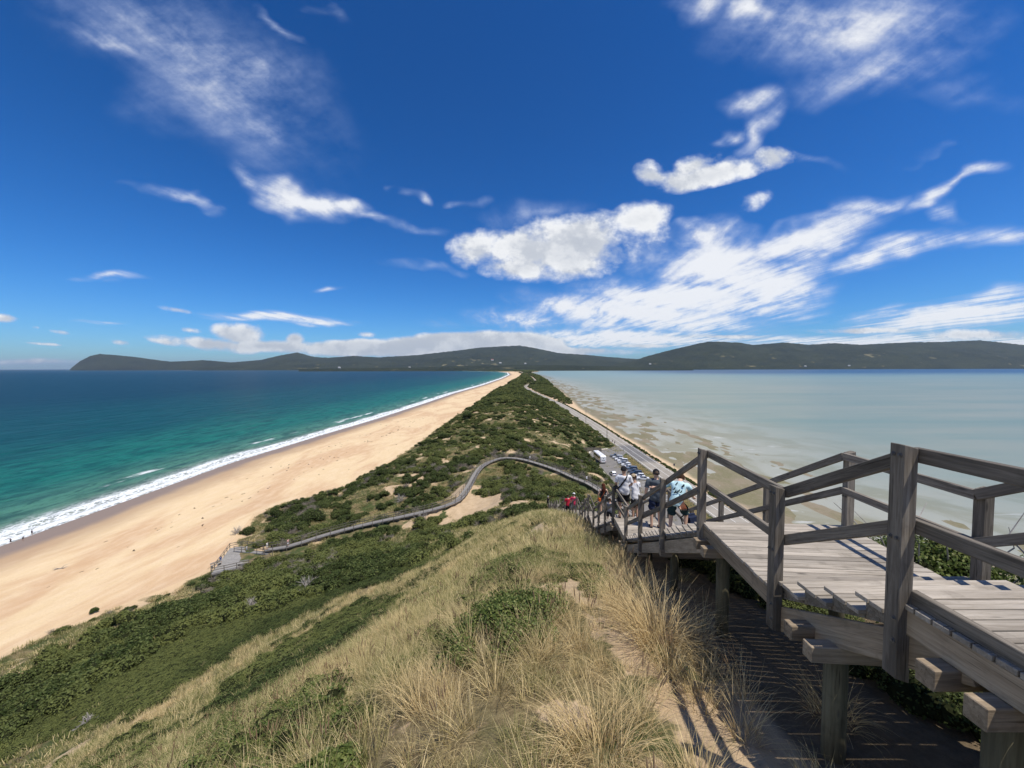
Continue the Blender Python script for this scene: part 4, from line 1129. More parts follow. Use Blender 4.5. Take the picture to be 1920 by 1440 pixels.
# ------------------------------------------------------------------ dune grass
TUFTS = [tuft_template(0, 120, .62, .0055, .13), tuft_template(1, 140, .66, .005, .18, flop=.95), tuft_template(2, 110, .46, .006, .15, flop=.35),
         tuft_template(3, 90, .60, .0055, .12, heads=5), tuft_template(4, 150, .44, .0055, .24, flop=1.35), tuft_template(5, 150, .36, .006, .26, flop=1.6), tuft_template(6, 130, .30, .006, .22, flop=.6)]
WIDE = [tuft_template(10, 70, .60, .017, .25, nseg=3), tuft_template(11, 70, .55, .018, .30, flop=.8, nseg=3), tuft_template(12, 60, .45, .020, .30, flop=.4, nseg=3)]
FARG = [tuft_template(20, 60, .60, .050, .55, nseg=2), tuft_template(21, 60, .50, .055, .6, flop=.8, nseg=2)]
def greenness(x, y):
    g = fbm(x / 4, y / 5, 4, 131) * .55 + fbm(x / 1.2, y / 1.4, 2, 133) * .45 + .05 * sstep(6, 20, y)
    return sstep(.40, .60, g)
def plant_grass(name, x, y, prob, smin, smax, temps, label, tb=0.0, keep_h=.0):
    veg, bush, shr, gr_, snd = fields(x, y)
    ok = (rs.uniform(0, 1, x.shape) < gr_ * prob) & in_view(x, y) & ~near_walk(x, y, 1.5) & ~inpoly(x, y, OUTL)
    us = under_stairs(x, y, .05); z = H(x, y)
    ok &= ~(us & (stair_h(y) - z < .75)) & ~(us & (rs.uniform(0, 1, x.shape) < .93))
    ok &= np.hypot(x, y) > 1.1
    x, y, z, us = x[ok], y[ok], z[ok], us[ok]
    g = np.clip(greenness(x, y) * .9 + .12 + .12 * sstep(8, 22, y), 0, 1); n = len(x)
    s_ = rs.uniform(smin, smax, n) * (.75 + .5 * fbm(x / 3, y / 3, 2, 141)); s_ = np.where(us, s_ * .6, s_)
    rot = np.stack([rs.normal(0, .12, n), rs.normal(0, .12, n), rs.uniform(0, 6.28, n)], -1)
    sc = np.stack([s_ * 1.05, s_ * 1.05, s_], -1)
    tint = np.clip(g * .95 + rs.normal(0, .16, n) + tb, 0, 1)
    return scatter(name, np.stack([x, y, z - .02], -1), rot, sc, rs.integers(0, len(temps), n), tint, temps, label=label, cat='grass')
x, y = jitter_pts(-16, 9, -2, 16, .215, rs); plant_grass('dune_grass', x, y, .72, .50, 1.05, TUFTS, 'tall straw and green dune grass in the foreground beside the staircase')
x, y = jitter_pts(-34, 24, 16, 48, .42, rs); plant_grass('dune_grass', x, y, .62, .7, 1.25, WIDE, 'straw coloured dune grass down the middle of the ridge')
x, y = jitter_pts(-36, -14, -2, 16, .5, rs); plant_grass('dune_grass', x, y, .8, .8, 1.3, WIDE, 'pale dune grass on the steep lower left slope')
x, y = jitter_pts(-80, 45, 4, 135, .95, rs); k = (y > 48) | (x < -33); plant_grass('dune_grass', x[k], y[k], .85, .8, 1.4, FARG, 'faded olive grass between the scrub round the boardwalk', .15)
x, y = jitter_pts(-56, 55, 135, 330, 1.7, rs); plant_grass('dune_grass', x, y, .8, 1.2, 2.0, FARG, 'olive grass on the dunes beyond the boardwalk', .3)

# ------------------------------------------------------------------ scrub
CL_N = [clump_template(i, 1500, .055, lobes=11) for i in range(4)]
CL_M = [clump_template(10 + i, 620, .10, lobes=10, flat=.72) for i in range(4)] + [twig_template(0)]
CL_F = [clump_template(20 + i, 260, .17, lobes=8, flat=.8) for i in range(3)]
def plant_scrub(name, x, y, prob, smin, smax, temps, label, field=None, um=None, dead=.0, hk=1.0, rsx=rs):
    veg, bush, shr, gr_, snd = fields(x, y)
    if field is not None: bush = field(x, y) * (1 - snd)
    rd = itp(y, ROADX); sz = smax * 1.0
    ok = (rs.uniform(0, 1, x.shape) < bush * prob) & in_view(x, y) & ~near_walk(x, y, 1.9 + smax * .75) & ~inpoly(x, y, OUTL) & ~under_stairs(x, y, min(.5, smax * .8) if um is None else um)
    ok &= (np.abs(x - rd) > 5.0 + smax * .6) & ~((x > 35.4 - smax * .5) & (x < rd) & (y > 92) & (y < 196))
    x, y = x[ok], y[ok]; z = H(x, y); n = len(x)
    s_ = rs.uniform(smin, smax, n) * (.7 + .6 * fbm(x / 6, y / 6, 3, 151))
    toe = itp(y, TOE); s_ = s_ * (.55 + .45 * sstep(0, 14, x - toe))
    rot = np.stack([rs.normal(0, .1, n), rs.normal(0, .1, n), rs.uniform(0, 6.28, n)], -1)
    sc = np.stack([s_, s_ * rs.uniform(.8, 1.2, n), s_ * rs.uniform(.75, 1.15, n) * hk], -1)
    g = fbm(x / 9, y / 9, 4, 161); tint = np.clip(sstep(.36, .66, g) + rs.normal(0, .17, n), 0, 1)
    nd = len(temps) - (1 if dead else 0); idx = rs.integers(0, nd, n)
    if dead: idx = np.where(rs.uniform(0, 1, n) < dead * sstep(50, 66, y) * sstep(.42, .62, fbm(x / 7, y / 7, 3, 171)) * 2, nd, idx)
    return scatter(name, np.stack([x, y, z - .06 * s_], -1), rot, sc, idx, tint, temps, label=label, cat='scrub')
x, y = jitter_pts(-45, -4, -4, 46, .60, rs)
plant_scrub('coastal_scrub', x, y, .95, .62, 1.0, CL_N, 'dense dark green scrub filling the hollow on the left slope', hk=.62)
def f_low(x, y):
    return sstep(.55, .60, fbm(x / 2.6, y / 3.4, 4, 211) + .05 * sstep(0, -5, x)) * sstep(4, 8, np.hypot(x, y)) * (x < 2.2)
x, y = jitter_pts(-12, 2.4, 3, 50, .34, rs)
plant_scrub('low_scrub', x, y, .9, .26, .50, CL_N, 'small dark green patches creeping through the grass on the ridge', field=f_low, hk=.6)
x, y = jitter_pts(4.6, 30, -3, 48, .75, rs)
plant_scrub('coastal_scrub', x, y, .9, .55, .95, CL_N, 'dark scrub on the bay side drop to the right of the staircase', hk=.8)
x, y = jitter_pts(-78, 46, 30, 140, 1.25, rs)
k = (y > 46) | (x < -40)
plant_scrub('coastal_scrub', x[k], y[k], .85, .9, 1.9, CL_M, 'dark green scrub with grey dead bushes round the boardwalk', dead=.26, hk=.95)
x, y = jitter_pts(-58, 60, 140, 330, 1.9, rs)
plant_scrub('coastal_scrub', x, y, .85, 1.2, 2.4, CL_M, 'low dark scrub covering the dunes past the boardwalk', dead=.04, hk=.75)
x, y = jitter_pts(-50, 110, 330, 900, 3.6, rs)
def f_far(x, y):
    toe = itp(y, TOE); rsx = itp(y, RSHORE); rd = itp(y, ROADX)
    n = fbm(x / 13, y / 13, 4, 81)
    left_ = sstep(1, 7, x - toe) * (x < rd)
    right_ = sstep(430, 520, y) * (x > rd + 6) * sstep(7, 13, rsx - x)
    return np.clip(left_ + right_, 0, 1) * sstep(.30, .40, n)
plant_scrub('coastal_scrub', x, y, .95, 2.2, 3.8, CL_F, 'dark woods along the narrow neck of land in the distance', field=f_far, hk=.8)
x, y = jitter_pts(-60, 170, 900, 2400, 8.0, rs)
def f_vfar(x, y):
    toe = itp(y, TOE); rsx = itp(y, RSHORE); return sstep(0, 8, x - toe) * sstep(8, 16, rsx - x)
plant_scrub('coastal_scrub', x, y, .95, 5, 8.5, CL_F, 'far band of trees where the neck meets the hills', field=f_vfar, hk=1.0)
x, y = jitter_pts(-300, 400, 2400, 6000, 34.0, rs)
plant_scrub('coastal_scrub', x, y, .95, 22, 32, CL_F, 'flat dark woodland at the far end of the neck', field=lambda x, y: ((x > itp(y, TOE) * (y < 4500) + (y >= 4500) * (itp(y, SHORE) + 40)) & (x < itp(y, RSHORE) - 30)).astype(float), hk=.45)
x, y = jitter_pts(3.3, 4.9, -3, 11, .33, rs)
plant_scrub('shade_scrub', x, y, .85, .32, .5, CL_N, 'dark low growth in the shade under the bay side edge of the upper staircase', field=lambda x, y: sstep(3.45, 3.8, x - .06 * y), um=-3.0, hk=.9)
# low plants on the rubble edge of the road and the strip beside the car park
x, y = jitter_pts(40, 72, 60, 470, .85, rs)
plant_scrub('roadside_plants', x, y, .9, .35, .7, CL_F, 'low dark plants in a line between the road and the sand', field=lambda x, y: ((x - itp(y, ROADX) > 4.9) & (x - itp(y, ROADX) < 6.2)).astype(float), hk=1.0) if False else None
def strip(name, xs_, ys_, n, smin, smax, temps, label, tint, cat='scrub'):
    t = rs.uniform(0, 1, n); yy = ys_[0] + (ys_[1] - ys_[0]) * t; xx = xs_(yy) + rs.normal(0, .45, n); z = H(xx, yy); s_ = rs.uniform(smin, smax, n)
    rot = np.stack([0 * t, 0 * t, rs.uniform(0, 6.28, n)], -1)
    scatter(name, np.stack([xx, yy, z], -1), rot, np.stack([s_, s_, s_ * .8], -1), rs.integers(0, len(temps), n), np.clip(tint + rs.normal(0, .2, n), 0, 1), temps, label=label, cat=cat)
strip('roadside_plants', lambda y: itp(y, ROADX) + 5.6, (60, 480), 900, .5, .95, CL_F, 'dark line of low plants between the road and the bay sand', .15)
t_ = rs.uniform(0, 1, 900); yy = 100 + 78 * t_; xx = rs.uniform(50.9, 54.6, 900); kk = np.full(900, .6)
scatter('verge_grass', np.stack([xx, yy, H(xx, yy)], -1), np.stack([0 * t_, 0 * t_, t_ * 50], -1), np.stack([kk, kk, kk], -1), rs.integers(0, 2, 900), rs.uniform(0, .6, 900), FARG, label='dry grass strip between the car park and the road', cat='grass')

# ------------------------------------------------------------------ shrubs one can tell apart
def shrub(pxy, r, h, label, mat=M_SHRUB, n=2600, leaf=.028, group=None, name='shrub', poly=None, tint=0):
    c = pxy if isinstance(pxy, Vector) else hit(*pxy); e = empty(name, c, rs.uniform(0, 6.28) if poly is None else 0, label=label, cat='shrub', group=group)
    V_, F_, B_, cs = clump_arrays(rs, n, leaf / r, lobes=16, rr=.36, flat=.7)
    V_ = V_ * np.array([r, r, h]); me = mesh_of('foliage', V_, F_, [mat]); fattr(me, 'leaf', B_); obj('foliage', me, e)
    cv, cf = core_of(cs, .74); me = mesh_of('dark_core', np.array(cv) * np.array([r, r, h]), cf, [M_CORE]); obj('dark_core', me, e, kind='stuff')  # solid dark balls added inside the leaves to darken and block the gaps
    return e
def carpet(poly, label, n, leaf, h, mat=M_SHRUB):
    """a wide low shrub following the ground"""
    P_ = np.array([tuple(p) for p in poly]); x0, y0 = P_.min(0); x1, y1 = P_.max(0); c = P_.mean(0)
    e = empty('low_shrub', (c[0], c[1], gz(*c)), label=label, cat='shrub')
    xs_, ys_ = jitter_pts(x0 - .1, x1 + .1, y0 - .1, y1 + .1, .20, rs); k = inpoly(xs_ + (fbm(xs_ / .6, ys_ / .6, 3, 191) - .5) * .9, ys_ + (fbm(xs_ / .6, ys_ / .6, 3, 192) - .5) * .9, P_) ; xs_, ys_ = xs_[k], ys_[k]
    k = fbm(xs_ / .35, ys_ / .35, 3, 195) > .40; xs_, ys_ = xs_[k], ys_[k]
    if len(xs_) > 190: q = rs.permutation(len(xs_))[:190]; xs_, ys_ = xs_[q], ys_[q]
    ed = np.array([min(math.hypot(a - (p[0] + (q[0] - p[0]) * f), b - (p[1] + (q[1] - p[1]) * f)) for p, q in zip(poly, list(poly[1:]) + [poly[0]]) for f in (0, .25, .5, .75)) for a, b in zip(xs_, ys_)])
    hh = h * (.15 + 1.1 * fbm(xs_ / .7, ys_ / .7, 3, 181)) * sstep(-.05, .55, ed); zs_ = H(xs_, ys_)
    V_, F_, B_, CV, CF = [], [], [], [], []; nv = 0; nc = 0
    per = max(60, n // max(1, len(xs_)))
    for a, b, z, q in zip(xs_, ys_, zs_, hh):
        v, f, bb, cs = clump_arrays(rs, per, leaf / .26, lobes=3, rr=.6, flat=.55); v = v * np.array([.26, .26, .26]) + np.array([a - c[0], b - c[1], z - gz(*c) + q * .75])
        V_.append(v); F_.append(f + nv); B_.append(bb); nv += len(v)
        cv, cf = core_of([(a - c[0], b - c[1], z - gz(*c) + q * .55, .15 + q * .3)], .8); CV.append(np.array(cv)); CF += [[i + nc for i in f_] for f_ in cf]; nc += len(cv)
    me = mesh_of('foliage', np.concatenate(V_), np.concatenate(F_), [mat]); fattr(me, 'leaf', np.concatenate(B_)); obj('foliage', me, e)
    me = mesh_of('dark_core', np.concatenate(CV), CF, [M_CORE]); obj('dark_core', me, e, kind='stuff')  # dark filler balls added under the leaves, not modelled twigs
    return e
SL = ['broad leafy green shrub in the bottom left foreground', 'dense leafy green shrub in the grass at the centre foreground', 'small green shrub at the bottom edge left of the sandy patch',
      'low green shrub on the ridge crest above the central shrub', 'narrow green shrub along the left brow of the ridge', 'green shrub in the very bottom left corner beside the broad one']
for i, p in enumerate(A_SHRUB): carpet(p, SL[i], 26000 if i < 2 else 13000, .026 if i < 3 else .032, .28)
EDGE = [((516,972), 2.6, 3.6, 'dark rounded tea tree standing above the beach near the platform'), ((466,1001), 2.2, 2.2, 'dark bush just right of the viewing platform above the sand'),
        ((585,975), 4.2, 3.0, 'wide dark bush behind the boardwalk above the beach'), ((560,960), 2.4, 2.6, 'dark bush between the rounded tea tree and the wide bush'),
        ((716,895), 3.0, 3.4, 'dark tree at the beach edge halfway along the scrub'), ((668,915), 3.0, 2.6, 'dark bush at the beach edge left of the halfway tree'),
        ((772,868), 3.2, 2.4, 'dark bush hanging over the beach where the scrub bulges'), ((877,785), 5.0, 5.2, 'dark spreading tree leaning over the far beach'),
        ((830,822), 3.6, 3.0, 'small dark bush breaking the beach edge before the spreading tree'), ((177,1150), .9, 1.0, 'lone little bush on the sand edge at the far left'),
        ((1180,1350), .5, .5, 'small dark sprig')]
for p, r, h, lb in EDGE[:-1]:
    shrub(p, r, h, lb, M_SCRUB, 1300, max(.12, r * .06))
for (x_, y_), r, h, lb in (((6.3, 5.6), 1.3, 1.45, 'dark leafy bush just past the right hand railing of the upper landing'), ((6.5, 3.9), 1.35, 1.7, 'bigger dark bush behind the right railing at the picture edge')):
    e = shrub(Vector((x_, y_, gz(x_, y_))), r, h, lb, M_SHRUB, 9000, .035)
    for k in range(9):
        b = MB(); a_ = rs.uniform(0, 6.28); p0 = Vector((.2 * math.cos(a_), .2 * math.sin(a_), 0)); p1 = p0 + Vector((rs.normal(0, .4) * r, rs.normal(0, .4) * r, h * .85)); p2 = p1 + Vector((rs.normal(0, .2), rs.normal(0, .2), .28))
        b.tube([p0, p0.lerp(p1, .5), p1, p2], [.02, .014, .009, .004], 5); obj('twig', b.mesh('twig', [M_BARK]), e)
# big grass tussocks beside the stairs
def tussock(pxy, L, n, label, spread=.16, tint=.3):
    c = hit(*pxy); V_, F_, B_ = blades(n, L, .0058, spread, (-.10, .05), rs, 6, flop=1.0)
    me = mesh_of('grass_tussock', V_, F_, [M_GRASS]); fattr(me, 'leaf', B_)
    return obj('grass_tussock', me, mw=Matrix.Translation(c), label=label, cat='grass tussock')
tussock((1235,1215), 1.05, 620, 'biggest arching grass tussock left of the stair landing', .24)
tussock((1190,1165), .75, 380, 'short grass tussock on the sandy path edge behind the biggest one', .2)
tussock((1300,1215), .6, 200, 'grass tussock in the shade under the landing edge')
tussock((1165,1055), .7, 260, 'grass tussock against the lower stair posts')
tussock((1560,1345), .5, 180, 'dark drooping tussock under the first flight')
tussock((1120,1420), .7, 420, 'tall tussock with straw blades at the bottom right of the sandy patch', .26)
# dead grey branches
def dead_bush(pxy, r, label, n=26):
    c = hit(*pxy); e = MB()
    for k in range(n):
        a = rs.uniform(0, 6.28); t = rs.uniform(.3, 1.25); d = Vector((math.cos(a) * math.sin(t), math.sin(a) * math.sin(t), math.cos(t)))
        pts = [Vector((rs.normal(0, .12), rs.normal(0, .12), 0)) * r]
        for q in range(4): d = (d + Vector(rs.normal(0, .32, 3))).normalized(); pts.append(pts[-1] + d * r * .3)
        e.tube(pts, [.05 * r ** .5, .04 * r ** .5, .03 * r ** .5, .02 * r ** .5, .008], 5)
        for q in range(3): d2 = (d + Vector(rs.normal(0, .8, 3))).normalized(); e.tube([pts[2 + q % 2], pts[2 + q % 2] + d2 * r * .25, pts[2 + q % 2] + d2 * r * .4], [.018, .012, .005], 4)
    return obj('dead_bush', e.mesh('dead_bush', [M_BARK]), mw=Matrix.Translation(c), label=label, cat='dead bush')
dead_bush((575,1108), 1.6, 'bleached dead branches on the slope right of the green hollow', 40)
dead_bush((470,1142), 1.3, 'grey dead branches at the edge of the green hollow')
dead_bush((520,1128), .9, 'small grey dead twigs between two larger dead bushes')
dead_bush((752,940), 2.0, 'pale dead tree among the scrub behind the boardwalk', 30)
dead_bush((790,975), 1.6, 'bare grey branches next to the boardwalk bend', 26)
dead_bush((445,1000), 1.6, 'grey leafless bush behind the viewing platform', 30)
dead_bush((165,1360), .8, 'small dark dead twigs in the green hollow at far left')
# pole posts behind the bus etc. follow with the other roadside things
# ------------------------------------------------------------------ people
def skin_mesh(name, V_, E_, Rr, root, mat, sub=2):
    me = bpy.data.meshes.new(name); me.from_pydata([tuple(v) for v in V_], E_, []); o = bpy.data.objects.new(name, me); COL.objects.link(o)
    md = o.modifiers.new('skin', 'SKIN'); md.use_smooth_shade = True
    if not me.skin_vertices:
        bm = bmesh.new(); bm.from_mesh(me); bm.verts.layers.skin.verify(); bm.to_mesh(me); bm.free()
    sv = me.skin_vertices[0].data
    for i, r in enumerate(Rr):
        sv[i].radius = r if isinstance(r, tuple) else (r, r); sv[i].use_root = (i == root)
    ms = o.modifiers.new('sub', 'SUBSURF'); ms.levels = sub; ms.render_levels = sub
    dg = bpy.context.evaluated_depsgraph_get(); ev = o.evaluated_get(dg); out = bpy.data.meshes.new_from_object(ev)
    bpy.data.objects.remove(o); out.materials.clear(); out.materials.append(mat); out.name = name
    out.polygons.foreach_set('use_smooth', np.ones(len(out.polygons), dtype=bool)); return out
def merge(name, meshes, mat):
    bm = bmesh.new()
    for m in meshes: bm.from_mesh(m)
    me = bpy.data.meshes.new(name); bm.to_mesh(me); bm.free(); me.materials.append(mat)
    me.polygons.foreach_set('use_smooth', np.ones(len(me.polygons), dtype=bool)); return me
M_SKIN = plain('skin', (0.60, 0.38, 0.27), .55, var=.06); M_SKIN2 = plain('tanned_skin', (0.46, 0.27, 0.18), .55, var=.06)
CLOTH = {}
def cloth(c, nm='cloth'):
    k = tuple(c)
    if k not in CLOTH: CLOTH[k] = plain(nm, c, .9, spec=.15, var=.10, scale=9)
    return CLOTH[k]
WHITE = (.72, .72, .74); BLACK = (.018, .018, .02); GREY = (.085, .10, .115); NAVY = (.02, .028, .06); HAIRB = (.045, .022, .012); PALE = (.50, .70, .74); RED = (.55, .03, .06); TAN = (.42, .33, .22)
def person(label, base, h=1.72, yaw=0, lean=0.0, arms=None, legs=None, shirt=WHITE, shorts=BLACK, hair=HAIRB, cap=None, long_hair=False, sleeves=True,
           skirt=False, skin=M_SKIN, head_yaw=0, shoes=BLACK, detail=2, bulk=1.0, trousers=False, group=None, female=False, nod=0.0):
    k = h / 1.75; e = empty('person', base, R(yaw), label=label, cat='person', group=group)
    sl_, cl_ = math.sin(R(lean)), math.cos(R(lean))
    hip = Vector((0, 0, .93))
    def up(x, y, z): return hip + Vector((x, y * cl_ + z * sl_, z * cl_ - y * sl_))
    sw = (.175 if female else .195) * (.5 + .5 * bulk)
    chest = up(0, 0, .36); neck = up(0, 0.0, .53); hd = up(0, .02 + nod * .1, .68 - nod * .03); crown = up(0, .02 + nod * .14, .765 - nod * .05)
    SH = [up(-sw, 0, .475), up(sw, 0, .475)]
    arms = arms or [((-.05, .02, -.28), (.01, .10, -.25)), ((.05, .02, -.28), (-.01, .10, -.25))]
    EL = [SH[i] + Vector(arms[i][0]) for i in (0, 1)]; WR = [EL[i] + Vector(arms[i][1]) for i in (0, 1)]
    legs = legs or [((-.02, .02, -.42), (0, -.03, -.42)), ((.02, .04, -.42), (0, -.06, -.42))]
    HP = [hip + Vector((-.095, 0, -.02)), hip + Vector((.095, 0, -.02))]; KN = [HP[i] + Vector(legs[i][0]) for i in (0, 1)]; AN = [KN[i] + Vector(legs[i][1]) for i in (0, 1)]
    V_ = [hip, up(0, 0, .18), chest, neck, hd, crown]; E_ = [(0, 1), (1, 2), (2, 3), (3, 4), (4, 5)]
    tf = (.86 if female else 1.0) * bulk
    Rr = [(.145, .105), (.125 * tf, .09), (.155 * tf, .10), (.055, .055), (.083, .098), (.058, .07)]
    for i in (0, 1):
        b = len(V_); V_ += [SH[i], EL[i], WR[i]]; E_ += [(2, b), (b, b + 1), (b + 1, b + 2)]; Rr += [.058 * tf, .040 * tf, .026]
    for i in (0, 1):
        b = len(V_); toe = AN[i] + Vector((.015 * (1 if i else -1), .17, -.055)); heel = AN[i] + Vector((0, .02, -.05))
        V_ += [HP[i], KN[i], AN[i], heel, toe]; E_ += [(0, b), (b, b + 1), (b + 1, b + 2), (b + 2, b + 3), (b + 3, b + 4)]; Rr += [.088, .056, .036, .04, .032]
    V_ = [v * k for v in V_]; Rr = [(r[0] * k, r[1] * k) if isinstance(r, tuple) else r * k for r in Rr]
    bm_ = skin_mesh('body', V_, E_, Rr, 0, skin, detail); skin_src = bm_.copy()
    if detail >= 2:
        mb = MB()
        for i in (0, 1):
            fw = (WR[i] - EL[i]).normalized(); sd = fw.orthogonal().normalized(); sd = Vector((0, 0, 1)).cross(fw); sd = sd.normalized() if sd.length > .1 else Vector((1, 0, 0))
            pl = (WR[i] + fw * .05) * k
            mb.tube([WR[i] * k, (WR[i] + fw * .04) * k, (WR[i] + fw * .085) * k], [.024 * k, .034 * k, .030 * k], 8)
            dn = sd.cross(fw).normalized() * -1
            for q, (off, ln_) in enumerate(((-.024, .070), (-.008, .080), (.008, .075), (.024, .058))):
                p0 = WR[i] + fw * .075 + sd * off; p1 = p0 + fw * ln_ * .5 + dn * .006; p2 = p1 + fw * ln_ * .35 + dn * .022
                mb.tube([p0 * k, p1 * k, p2 * k], [.0095 * k, .0085 * k, .006 * k], 6)
            s_ = 1 if i == 0 else -1
            p0 = WR[i] + fw * .03 + sd * .022 * s_; p1 = p0 + sd * .03 * s_ + fw * .03; p2 = p1 + fw * .03 + dn * .01
            mb.tube([p0 * k, p1 * k, p2 * k], [.012 * k, .010 * k, .007 * k], 6)
        hv = hd * k; fy_ = Vector((0, 1, 0))
        mb.tube([hv + Vector((0, .075, .02)) * k, hv + Vector((0, .112, -.012)) * k, hv + Vector((0, .088, -.025)) * k], [.008 * k, .014 * k, .010 * k], 6)   # nose
        for sx in (-1, 1): mb.tube([hv + Vector((sx * .076, 0, .02)) * k, hv + Vector((sx * .094, -.006, .0)) * k, hv + Vector((sx * .078, 0, -.03)) * k], [.010 * k, .014 * k, .009 * k], 6)
        mb.tube([hv + Vector((-.024, .088, -.05)) * k, hv + Vector((0, .094, -.048)) * k, hv + Vector((.024, .088, -.05)) * k], .006 * k, 5)
        bm_ = merge('body', [bm_, mb.mesh('hands', [skin], True)], skin)
    obj('body', bm_, e)
    HM = Matrix.Translation(hd * k) @ Matrix.Rotation(R(head_yaw), 4, 'Z')
    if detail >= 2:
        ey = MB()
        for sx in (-1, 1): 
            ey = MB(); ey.tube([(sx * .03 * k, .080 * k, .022 * k), (sx * .03 * k, .094 * k, .022 * k)], .009 * k, 8); obj('eye', ey.mesh('eye', [cloth((.05, .04, .03), 'eye')]), e, HM)
    # clothes follow the body: the surface near the bones they cover, pushed outwards
    bones = [('spine', hip, chest), ('neck', chest, up(0, 0, .60)), ('head', up(0, 0, .60), crown)]
    for i in (0, 1): bones += [('shoulder', chest, SH[i]), ('upper', SH[i], EL[i]), ('fore', EL[i], WR[i]), ('hip', hip, HP[i]), ('thigh', HP[i], KN[i]), ('shin', KN[i], AN[i]), ('foot', AN[i], AN[i] + Vector((0, .15, -.05)))]
    co = np.array([tuple(v.co) for v in skin_src.vertices]); nrm = np.array([tuple(v.normal) for v in skin_src.vertices])
    D = []; T = []
    for nm, p, q in bones:
        p_ = np.array(p) * k; q_ = np.array(q) * k; d_ = q_ - p_; t_ = ((co - p_) @ d_) / (d_ @ d_); tc = np.clip(t_, 0, 1); D.append(np.linalg.norm(co - p_ - tc[:, None] * d_, axis=1)); T.append(tc)
    D = np.array(D); T = np.array(T); BR = dict(spine=.15 * bulk, neck=.07, head=.09, shoulder=.085, upper=.05, fore=.034, hip=.12, thigh=.08, shin=.045, foot=.04); J = (D / np.array([BR[b_[0]] * k for b_ in bones])[:, None]).argmin(0); TT = T[J, np.arange(len(co))]; NM = np.array([b_[0] for b_ in bones])[J]
    def garment(name, keep, off, col):
        idx = -np.ones(len(co), int); fs = [tuple(p.vertices) for p in skin_src.polygons if all(keep[v] for v in p.vertices)]
        used = sorted({v for f in fs for v in f}); 
        for n_, v in enumerate(used): idx[v] = n_
        wr = 1 + .35 * np.sin(co[used][:, 2] * 38 / k + co[used][:, 0] * 21 / k)                       # soft creases
        V_ = co[used] + nrm[used] * (off[used] * wr)[:, None] * k
        me = mesh_of(name, V_, [tuple(idx[v] for v in f) for f in fs], cloth(col), True); obj(name, me, e)
    zz_ = co[:, 2] / k
    low_ = np.where((NM == 'spine') & (TT < .18) | (NM == 'hip') | ((NM == 'thigh') & (TT < (.45 if skirt else .86))), True, False)
    if trousers: low_ |= (NM == 'thigh') | (NM == 'shin')
    low_ |= (NM == 'spine') & (TT < .32)
    for bi, b_ in enumerate(bones):
        if b_[0] in ('hip', 'thigh'): low_ |= (D[bi] < BR[b_[0]] * k * 1.2) & (T[bi] < (.45 if skirt else .86)) & (zz_ < hip.z + .03)
    garment('skirt' if skirt else 'trousers' if trousers else 'shorts', low_, np.where(NM == 'thigh', .026 + .016 * TT, .014), shorts)
    top_ = (NM == 'spine') | (NM == 'hip') | ((NM == 'neck') & (TT < .50)) | (NM == 'shoulder')
    top_ |= (D[0] < .165 * bulk * k) & (T[0] > .05) & (T[0] < .999) | (D[0] < .13 * bulk * k) & (zz_ > hip.z)
    if sleeves: top_ |= (NM == 'upper') & (TT < .72)
    else: top_ &= ~((NM == 'shoulder') & (TT > .8))
    garment('shirt', top_, np.where(NM == 'upper', .020, np.where((NM == 'spine') | (NM == 'hip'), .026, .014)), shirt)
    # shoes
    for i in (0, 1):
        sh_ = skin_mesh('shoe', [(AN[i] + Vector((0, -.04, -.045))) * k, (AN[i] + Vector((0, .05, -.05))) * k, (AN[i] + Vector((.012 * (1 if i else -1), .18, -.06))) * k], [(0, 1), (1, 2)], [.046 * k, .046 * k, .038 * k], 0, cloth(shoes), 1)
        obj('shoe', sh_, e)
    # hair and cap
    def dome(nm, rx, ry, rz, z0, mat, cz=0.015, y0=0.0, wob=0):
        bm = bmesh.new(); bmesh.ops.create_uvsphere(bm, u_segments=20, v_segments=14, radius=1.0)
        for v in list(bm.verts):
            if v.co.z < z0: bm.verts.remove(v)
        for v in bm.verts:
            w = 1 + wob * math.sin(v.co.x * 17 + v.co.y * 23) * .5; v.co = Vector((v.co.x * rx * w, v.co.y * ry * w + y0, v.co.z * rz + cz)) * k
        me = bpy.data.meshes.new(nm); bm.to_mesh(me); bm.free(); me.materials.append(mat); me.polygons.foreach_set('use_smooth', np.ones(len(me.polygons), dtype=bool))
        return me
    if hair: obj('hair', dome('hair', .093, .108, .118, -.28 if not long_hair else -.55, cloth(hair, 'hair'), .012, -.014, .05), e, HM)
    if long_hair:
        pts = [Vector((0, -.05, .05)), Vector((0, -.10, -.05)), Vector((.01, -.12, -.20)), Vector((.0, -.115, -.36))]
        obj('long_hair', skin_mesh('long_hair', [p * k for p in pts], [(0, 1), (1, 2), (2, 3)], [(.08 * k, .05 * k), (.10 * k, .05 * k), (.11 * k, .04 * k), (.06 * k, .02 * k)], 0, cloth(hair, 'hair'), 2), e, HM)
    if cap:
        col, back = cap
        o = obj('cap', dome('cap', .099, .112, .122, .08, cloth(col), .018, -.004), e, HM)
        s_ = -1 if back else 1
        b = MB(); b.tube([(-.06 * k, s_ * .085 * k, .035 * k), (0, s_ * .165 * k, .028 * k), (.06 * k, s_ * .085 * k, .035 * k)], .013 * k, 6)
        b.box((0, s_ * .12 * k, .034 * k), (.13 * k, .08 * k, .010 * k)); obj('brim', b.mesh('brim', [cloth(col)]), o)
    e['_h'] = k
    del e['_h']
    return e, dict(k=k, SH=[v * k for v in SH], EL=[v * k for v in EL], WR=[v * k for v in WR], hip=hip * k, chest=chest * k, hd=hd * k, up=up)
